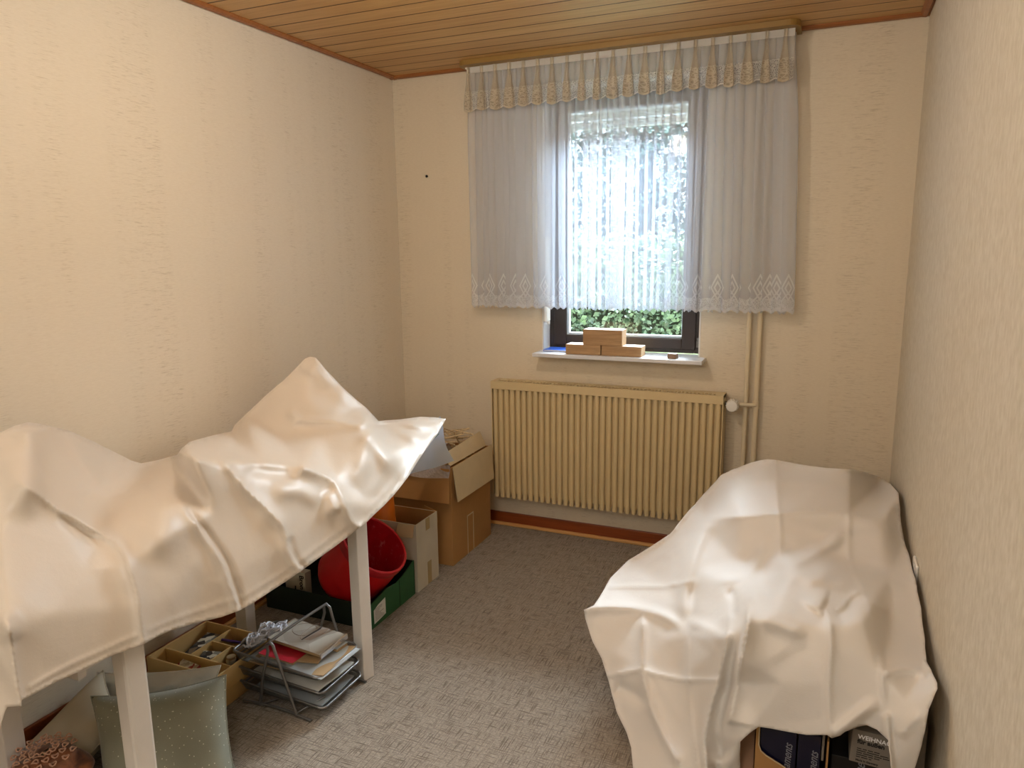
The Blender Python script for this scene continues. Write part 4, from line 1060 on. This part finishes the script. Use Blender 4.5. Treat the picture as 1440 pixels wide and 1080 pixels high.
b3, R3 = booklet('booklet', -1.515, 1.885, zt+.0145, .11, .055, .012, -.12, M['papergrey'], 'grey booklet at the far corner of the top tray beneath the album', 'booklet')
# album with silver edges
al = thing('photo_album', 'silver edged photo album with a faded grey portrait cover on top of the tray', 'album', (-1.60, 1.85, .170))
a0, a1, a2 = Vector((-1.7175, 1.798, .170)), Vector((-1.474, 1.782, .166)), Vector((-1.698, 1.930, .176))
ex = (a1-a0).normalized(); ey = (a2-a0); ey = (ey-ex*ex.dot(ey)).normalized(); RA = frame4(a0, ex, ey); aw, ah = (a1-a0).length, (a2-a0).length
MB().box(.006, aw-.006, 0, ah, .012, .014, RA).build('cover', M['photo'], al)
MB().box(.004, aw-.004, .002, ah-.002, .001, .0118, RA).build('page_block', M['paperbrown'], al)
MB().box(0, .007, -.001, ah+.001, -.001, .0155, RA).build('metal_spine', M['foil'], al)
MB().box(aw-.007, aw, -.001, ah+.001, -.001, .0155, RA).build('metal_edge', M['foil'], al)
def arc(cx, cy, rx, ry, a0, a1, n=16): return [RA @ Vector((cx+rx*math.cos(a0+(a1-a0)*i/n), cy+ry*math.sin(a0+(a1-a0)*i/n), .0142)) for i in range(n+1)]
q = MB(); q.tube(arc(.085, .095, .045, .038, .6, 5.4), .0008, 6).tube(arc(.115, .10, .022, .055, 1.2, 4.6), .0009, 6); q.build('portrait_outline', M['album_brown'], al, smooth=50)
q = MB(); q.add([RA @ Vector((x, y, .0143)) for x, y in ((.128, .045), (.150, .050), (.166, .10), (.160, .140), (.140, .12), (.134, .08))], [(0, 1, 2, 3, 4, 5)]); q.build('portrait_tone', M['album_brown'], al)
q = MB(); q.add([RA @ Vector((x, y, .0144)) for x, y in ((.118, .040), (.124, .040), (.136, .12), (.128, .14))], [(0, 1, 2, 3)]); q.build('portrait_line', M['album_dark'], al)
# crochet
lcq = MB(); rr_ = random.Random(2)
for i in range(38):
    t = i/37; cx = -1.772+.085*t+.008*math.sin(i*2.1); cy = 1.768+.145*t+.014*math.cos(i*1.7); cz = .162+.034*math.sin(PI*min(1, t*1.15))+.009*math.sin(i*1.3)
    n = Vector((rr_.gauss(.3, .5), rr_.gauss(-.5, .5), 1)).normalized(); a = n.orthogonal().normalized(); b = n.cross(a); r = .012+.007*rr_.random()
    lcq.tube([Vector((cx, cy, cz))+(a*math.cos(2*PI*k/14)+b*math.sin(2*PI*k/14))*r*(1+.12*math.cos(k*2.7)) for k in range(14)], .0034, 6, closed=True)
for off in (-.014, .0, .015):
    lcq.tube([Vector((-1.772+.085*t+.008*math.sin(t*61), 1.768+.145*t+off, .156+.030*math.sin(PI*min(1, t*1.15))+.008*math.sin(t*40+off*300))) for t in [k/40 for k in range(41)]], .0042, 6)
tag(lcq.build('crochet_lace', M['lace_white'], None, smooth=50, base=(-1.69, 1.80, .19)), 'bundle of white crochet lace trim on the tray beside the album', 'lace trim')
# papers in the lower tiers
for z, x, lbl, mt, cu_, rt in ((.0865, -1.590, 'white paper stack in the middle letter tray', 'papergrey', .006, .02), (.0930, -1.575, 'mauve tinted paper topmost in the middle letter tray', 'paper', .004, -.05), (.0345, -1.580, 'greenish grey folder in the lowest letter tray', 'papergrey', .002, .03)):
    sheet('paper_sheet', x, 1.810, z, .285, .185, rt, M[mt], lbl, 'paper', .004, cu_, None, z*50)

# ================================================================== SORTING BOXES
def tray_box(root, x0, x1, y0, y1, z0, z1, th, mat):
    q = MB(); q.box(x0, x1, y0, y0+th, z0, z1).box(x0, x1, y1-th, y1, z0, z1).box(x0, x0+th, y0+th, y1-th, z0, z1).box(x1-th, x1, y0+th, y1-th, z0, z1).box(x0+th, x1-th, y0+th, y1-th, z0, z0+th)
    return q.build('tray_body', mat, root, bevel=.0015)
lb = thing('wooden_box', 'flat beige box beneath the compartment tray', 'box', (-1.92, 1.74, 0))
tray_box(lb, -2.075, -1.768, 1.630, 1.875, .002, .066, .006, M['cardbeige'])
so_ = thing('sorting_tray', 'beige compartment tray full of small craft bits behind the letter tray', 'tray', (-1.92, 1.735, .068))
bx0, bx1, by0, by1, bz0, bz1 = -2.072, -1.755, 1.600, 1.868, .068, .140
tray_box(so_, bx0, bx1, by0, by1, bz0, bz1, .006, M['cardbeige'])
def div(x0, x1, y0, y1): MB().box(x0, x1, y0, y1, bz0+.006, bz1-.006).build('divider', M['cardbeige'], so_)
dx1, dx2 = -1.985, -1.885
div(bx0+.006, bx1-.006, 1.672, 1.677)
div(-1.952, -1.947, 1.677, by1-.006); div(-1.947, bx1-.006, 1.770, 1.775); div(-1.860, -1.855, 1.677, 1.770)
zf = bz0+.007
def small_card(x, y, w, h, rot, mat, name, label, cat, z=zf, th=.004, tilt=0, group=None):
    R = Matrix.Translation((x, y, z)) @ Matrix.Rotation(rot, 4, 'Z') @ Matrix.Rotation(tilt, 4, 'X')
    o = MB().box(-w/2, w/2, -h/2, h/2, 0, th, R).build(name, mat, None, base=(x, y, z)); tag(o, label, cat, group); return o
small_card(-1.995, 1.765, .065, .15, .12, M['stamps'], 'stamp_card', 'black and cream printed card lying in the back compartment of the tray', 'card', zf+.030, .004, .10)
small_card(-1.93, 1.642, .09, .040, -.1, M['mixprint'], 'label_card', 'printed card with red marks in the front compartment of the tray', 'card', zf+.034, .004, .3)
small_card(-1.905, 1.715, .07, .055, .3, M['stamps'], 'stamp_pad', 'small framed stamp pad in the middle compartment of the tray', 'stamp pad', zf+.032, .008, .2)
def jar(x, y, r, h, label, tiltv=.0):
    o = thing('glass_jar', label, 'jar', (x, y, zf)); R = Matrix.Translation((x, y, zf)) @ Matrix.Rotation(tiltv, 4, 'Y')
    MB().lathe([(r*.9, 0), (r, .004), (r, h*.8), (r*.8, h*.9)], R, 20).build('jar_body', M['jar'], o, smooth=50)
    MB().lathe([(r*.82, h*.88), (r*.86, h*.9), (r*.86, h*1.05), (0, h*1.06)], R, 20, caps=False).build('lid', M['paperbrown'], o, smooth=50)
jar(-1.825, 1.735, .018, .045, 'little glass jar nearest the letter tray in the middle compartment')
jar(-1.872, 1.752, .0, 0, '') if False else None
jar(-1.838, 1.805, .016, .042, 'little glass jar in the far compartment beside the pens')
small_card(-2.015, 1.735, .05, .06, -.5, M['paper'], 'paper_scrap', 'white paper scrap at the wall end of the back compartment of the tray', 'paper', zf, .004, .1)
small_card(-1.985, 1.640, .05, .045, .5, M['paperbrown'], 'card_stack', 'tan card stack at the wall end of the front compartment of the tray', 'card', zf, .022)
small_card(-1.800, 1.745, .030, .05, .3, M['mixprint'], 'matchbox', 'tiny printed box beside the little glass jar in the tray', 'box', zf, .016)
tag(MB().tube([(-1.79, 1.70, zf+.006), (-1.79, 1.70, zf+.016)], .020, 24).build('tape_roll', M['purple'], None, smooth=40, base=(-1.79, 1.70, zf)), 'small violet tape roll in the tray beside the letter tray', 'tape roll')
small_card(-1.800, 1.640, .06, .034, .2, M['paperred'], 'paper_scrap', 'rose paper scrap in the near front corner of the tray', 'paper', zf, .003)
for i, (x, y, a, mt, lb_) in enumerate(((-1.905, 1.822, .20, 'purple', 'violet pen uppermost of three in the far compartment of the tray'), (-1.900, 1.806, .10, 'ink', 'black pen lying beneath the violet pen in the tray'), (-1.895, 1.838, .28, 'darkblue', 'dark blue pen at the back of the tray compartment'))):
    o = thing('pen', lb_, 'pen', (x, y, zf)); z = zf+.030+(.010 if i == 0 else 0); d = Vector((math.cos(a), math.sin(a), -.05))
    P = Vector((x, y, z)); MB().tube([P-d*.042, P+d*.036], .0046, 10).build('barrel', M[mt], o, smooth=40)
    MB().tube([P+d*.036, P+d*.048], [.0044, .001], 10).build('tip', M['foil'], o, smooth=40)

# ================================================================== CUSHIONS
def cushion(name, TL, TR, BR, thick, mat, label, seamy=True, pinch=.10, crumple=0):
    TL, TR, BR = Vector(TL), Vector(TR), Vector(BR); C = (TL+BR)/2; ex = (TR-TL)/2; ey = (TR-BR)/2; n = ex.cross(ey).normalized()
    o = thing(name, label, 'cushion', (C.x, C.y, max(0, min(TL.z, BR.z)-.0))) 
    def sf(sgn):
        def fn(u, v):
            a, b = 2*u-1, 2*v-1
            pa = a*(1-pinch*(1-abs(b)**2)*abs(a)**3*0-pinch*(1-b*b)*a*a); pb = b*(1-pinch*(1-a*a)*b*b)
            h = (max(0, (1-a**4))*max(0, (1-b**4)))**.55
            h *= 1+.06*noise.noise(Vector((a*2.2, b*2.2, sgn)))+(crumple*noise.noise(Vector((a*5, b*4, sgn*3))) if crumple else 0)
            P = C+ex*pa+ey*pb+n*(sgn*thick/2*h); P.z = max(P.z, .004); return P
        return fn
    q = MB(); q.grid(sf(1), 36, 36); q.grid(sf(-1), 36, 36)
    q.build('cover', mat, o, smooth=170)
    s = MB(); ring = [sf(1)(t, 0) for t in np.linspace(0, 1, 24)]+[sf(1)(1, t) for t in np.linspace(0, 1, 24)][1:]+[sf(1)(1-t, 1) for t in np.linspace(0, 1, 24)][1:]+[sf(1)(0, 1-t) for t in np.linspace(0, 1, 24)][1:-1]
    s.tube(ring, .0025, 6, closed=True); s.build('piping', mat, o, smooth=50)
    return o
c1 = cushion('cushion', (-1.975, 1.325, .185), (-1.640, 1.532, .215), (-1.465, 1.395, -.10), .13, M['sage'], 'sage grey cushion with rows of tiny sequins leaning behind the near table leg')
c2 = cushion('cushion', (-2.15, 1.475, .135), (-1.72, 1.590, .195), (-1.73, 1.535, -.06), .06, M['pale_fabric'], 'pale satin cushion squeezed between the sequin cushion and the sorting tray', crumple=.5)
c3 = cushion('cushion', (-2.140, 1.16, .010), (-2.120, 1.475, .150), (-1.90, 1.375, .10), .09, M['cream_fabric'], 'cream cushion lying by the skirting behind the brown embroidered pouch')
# brown embroidered pouch
bg = thing('fabric_pouch', 'brown embroidered fabric pouch with a pink gold corded rim, by the near back leg', 'pouch', (-1.96, 1.19, 0))
def pouch(u, v):
    a = 2*PI*u; t = v; r = (.075+.035*math.sin(PI*min(1, t*1.1)))*(1+.10*math.sin(3*a)+.05*math.sin(7*a+4*t))
    if t > .98: r *= .2
    return (-1.965+r*1.15*math.cos(a), 1.165+r*.85*math.sin(a), .004+.105*t+.012*math.sin(a+1)*t)
MB().grid(pouch, 48, 24).build('pouch_body', M['brownbag'], bg, smooth=170)
q = MB()
for j in range(3):
    for i in range(13):
        a = 2*PI*i/13+j*.25; r = .082-.024*j
        cx, cy = -1.965+r*1.1*math.cos(a), 1.165+r*.8*math.sin(a); cz = .114+.010*math.sin(a+1)+.004*j
        q.tube([(cx+.008*math.cos(2*PI*k/8), cy+.008*math.sin(2*PI*k/8), cz+.003*math.sin(2*PI*k/4+i)) for k in range(8)], .0022, 6, closed=True)
q.build('corded_rim', M['gold'], bg, smooth=50)

# ================================================================== SILL
def block(x0, x1, y0, y1, z0, z1, label, rot=0):
    o = MB().box(x0, x1, y0, y1, z0, z1).build('wooden_block', M['block'], None, bevel=.002, base=((x0+x1)/2, (y0+y1)/2, z0)); tag(o, label, 'wooden block'); return o
zs = .9815
block(-1.186, -1.006, 3.418, 3.500, zs, zs+.049, 'lower wooden block nearer the strap winder on the window sill')
block(-1.002, -.804, 3.420, 3.502, zs, zs+.049, 'lower wooden block farther from the strap winder on the window sill')
block(-1.097, -.900, 3.421, 3.505, zs+.0495, zs+.126, 'taller wooden block topmost on the two blocks on the sill')
ofc = MB().hexa([(-.681, 3.424, zs), (-.640, 3.420, zs), (-.634, 3.458, zs), (-.676, 3.462, zs)], [(-.680, 3.426, zs+.024), (-.641, 3.422, zs+.022), (-.636, 3.456, zs+.021), (-.675, 3.460, zs+.024)])
tag(ofc.build('wood_offcut', M['blockdark'], None, bevel=.002, base=(-.66, 3.44, zs)), 'small dark wooden offcut alone on the window sill', 'wood offcut')
bn = thing('notebook', 'thin blue notebook lying on the window sill behind the blocks', 'notebook', (-1.24, 3.52, zs))
MB().box(-1.325, -1.195, 3.470, 3.580, zs, zs+.010).build('cover', M['blue'], bn, bevel=.001)
MB().box(-1.322, -1.1955, 3.4695, 3.578, zs+.0025, zs+.0075).build('pages', M['paper'], bn)

M['silverink'] = simple('silver_ink', srgb(132, 134, 142), .4, .05)
# ================================================================== UNDER THE LINEN
YP = 1.772
ct = thing('cardboard_box', 'brown cardboard box with a cut down front under the linen sheet', 'box', (0, 1.9, 0))
q = MB(); th = .004
q.box(-.100, -.096, YP, 2.06, .002, .305).box(.066, .070, YP, 2.06, .002, .300).box(-.096, .066, 2.056, 2.06, .002, .30).box(-.096, .066, YP, 2.056, .002, .006)
q.build('carton_body', M['card'], ct)
pts_ = [(-.100, .002), (.070, .002), (.070, .160), (.02, .178), (-.030, .205), (-.072, .224), (-.086, .234), (-.092, .250), (-.093, .305), (-.100, .305)]
k = len(pts_); MB().add([(x, YP-.0045, z) for x, z in pts_]+[(x, YP-.0005, z) for x, z in pts_], [tuple(range(k)), tuple(range(k, 2*k))[::-1]]+[(i, (i+1) % k, (i+1) % k+k, i+k) for i in range(k)]).build('front_panel', M['cardlight'] if False else M['card'], ct)
E_ = []
for i in range(2, k-1): E_.append(Vector((pts_[i][0], YP-.0048, pts_[i][1])))
MB().tube(E_, .0016, 6).build('cut_edge', M['cardlight'], ct, smooth=50)
for i, (xa, xb, tx, top, lb_) in enumerate(((-.090, -.004, -.018, .310, 'dark navy box with silver script beside the rounded cut of the carton front'), (.000, .052, .042, .305, 'dark navy box with silver script nearest the grey christmas lights box'))):
    o = thing('ornament_box', lb_, 'box', ((xa+xb)/2, 1.83, .008))
    MB().box(xa, xb, YP+.004, 1.90, .008, top).build('carton', M['navy'], o, bevel=.001)
    tm = text_mb('Ornaments', .030, frame4((tx, YP+.0038, .155 if i == 0 else .150), (.05, 0, 1), (-1, 0, .05)), .0003, .45, 0, .80); tm.build('lettering', M['silverink'], o)
sv = MB().box(.0545, .0600, YP+.006, 1.88, .240, .312).build('silver_case', M['greycard'], None, bevel=.001, base=(.057, 1.82, .24)); tag(sv, 'thin pale case beside the navy boxes in the carton', 'case')
bl = MB().box(.078, .262, 1.800, 1.98, .002, .250).build('black_box', M['black'], None, bevel=.002, base=(.17, 1.88, 0)); tag(bl, 'black box standing under the grey printed box', 'box')
q = text_mb('Ornaments', .034, frame4((.150, 1.7995, .150), (.05, 0, 1), (-1, 0, .05)), .0003, .45, 0, .80); q.build('lettering', M['silverink'], bl)
gb = thing('light_box', 'grey printed box of outdoor christmas lights showing under the linen hem', 'box', (.17, 1.84, .26))
Rg = Matrix.Translation((.116, 1.774, .262)) @ Matrix.Rotation(.04, 4, 'Y')
MB().box(0, .118, 0, .16, 0, .088, Rg).build('carton', M['greycard'], gb, bevel=.0015)
def gtext(s, size, x, z, mat, name, bold=.0003):
    m = Rg @ frame4((x, -.0006, z), (1, 0, 0), (0, 0, 1)); text_mb(s, size, m, .0003, 0, bold).build(name, mat, gb)
gtext('WEIHNACHT', .0155, .013, .066, M['inkwhite'], 'title_lettering')
gtext('für außen', .0155, .013, .0535, M['ink'], 'subtitle_lettering', .0006)
q = MB()
for i, words in enumerate(((.010, .009, .011, .012), (.020, .026, .018), (.012, .022, .016, .014), (.024, .010, .012), (.009, .014, .006))):
    xw = .014
    for wv in words: q.add([Rg @ Vector(v) for v in ((xw, -.0006, .0385-.0056*i), (xw+wv, -.0006, .0385-.0056*i), (xw+wv, -.0006, .0409-.0056*i), (xw, -.0006, .0409-.0056*i))], [(0, 1, 2, 3)]); xw += wv+.0025
q.build('small_print', M['ink'], gb)
gtext('Made in Germany', .0068, .014, .006, M['ink'], 'origin_print', .0002)
rb_ = MB().box(.266, .286, 1.84, 1.98, .002, .350).build('brown_box', M['greycard'], None, bevel=.002, base=(.26, 1.9, 0)); tag(rb_, 'dull grey box corner between the hanging linen tail and the wall', 'box')
pb = MB().box(-.150, -.104, 1.80, 2.05, .002, .30).build('plain_box', M['cardmauve'], None, bevel=.002, base=(-.127, 1.92, 0)); tag(pb, 'plain dull brown box edge beside the cut down carton', 'box')

GROUPS = {'heating_pipe': 'heating riser pipes', 'wooden_block': 'wooden blocks on the window sill', 'cushion': 'cushions under the table', 'cardboard_box': 'open cardboard boxes',
          'ornament_box': 'navy boxes in the cut down carton', 'booklet': 'booklets on the letter tray', 'paper_sheet': 'papers in the letter tray', 'pen': 'pens in the sorting tray',
          'glass_jar': 'jars in the sorting tray', 'paper_scrap': 'scraps in the sorting tray'}
for o in SC.objects:
    if o.parent is None and 'category' in o and o.name.split('.')[0] in GROUPS: o['group'] = GROUPS[o.name.split('.')[0]]
# ================================================================== LIGHT
wd_ = bpy.data.worlds.new('sky'); SC.world = wd_; wd_.use_nodes = True
nt = wd_.node_tree; nt.nodes.clear(); ob_ = nt.nodes.new('ShaderNodeOutputWorld'); bgd = nt.nodes.new('ShaderNodeBackground')
bgd.inputs[0].default_value = (.74, .89, 1.0, 1); bgd.inputs[1].default_value = 2.0; nt.links.new(bgd.outputs[0], ob_.inputs[0])
def lamp(name, typ, loc, energy, col, size=None, rot=None, portal=False, sy=None):
    l = bpy.data.lights.new(name, typ); l.energy = energy; l.color = col
    if typ == 'POINT': l.shadow_soft_size = size
    if typ == 'AREA':
        l.size = size
        if sy: l.shape = 'RECTANGLE'; l.size_y = sy
    o = bpy.data.objects.new(name, l); o.location = loc; COL.objects.link(o)
    if rot: o.rotation_euler = rot
    if portal: l.cycles.is_portal = True
    return o
lamp('window_portal', 'AREA', (-.945, YB+.20, 1.62), 0, (1, 1, 1), .8, (-PI/2, 0, 0), True, 1.3)
lamp('sky_fill', 'AREA', (-.6, 8.1, 4.9), 6300, (.80, .90, 1.0), 6.0, (math.radians(-62), 0, 0), False, 3.4)  # added area lamp, out of view outside, boosts the daylight through the window
lamp('ceiling_lamp', 'POINT', (-1.05, 1.75, 2.22), 17.0, (1.0, .92, .82), .07)
lamp('fill_light', 'AREA', (-.9, -.3, 2.30), 29, (1.0, .96, .89), 1.4, (math.radians(35), 0, math.radians(10)))  # added soft fill behind the camera, stands for no real fitting
SC.view_settings.view_transform = 'Standard'
SC.view_settings.exposure = 0.43
SC.cycles.max_bounces = 8; SC.cycles.transparent_max_bounces = 24
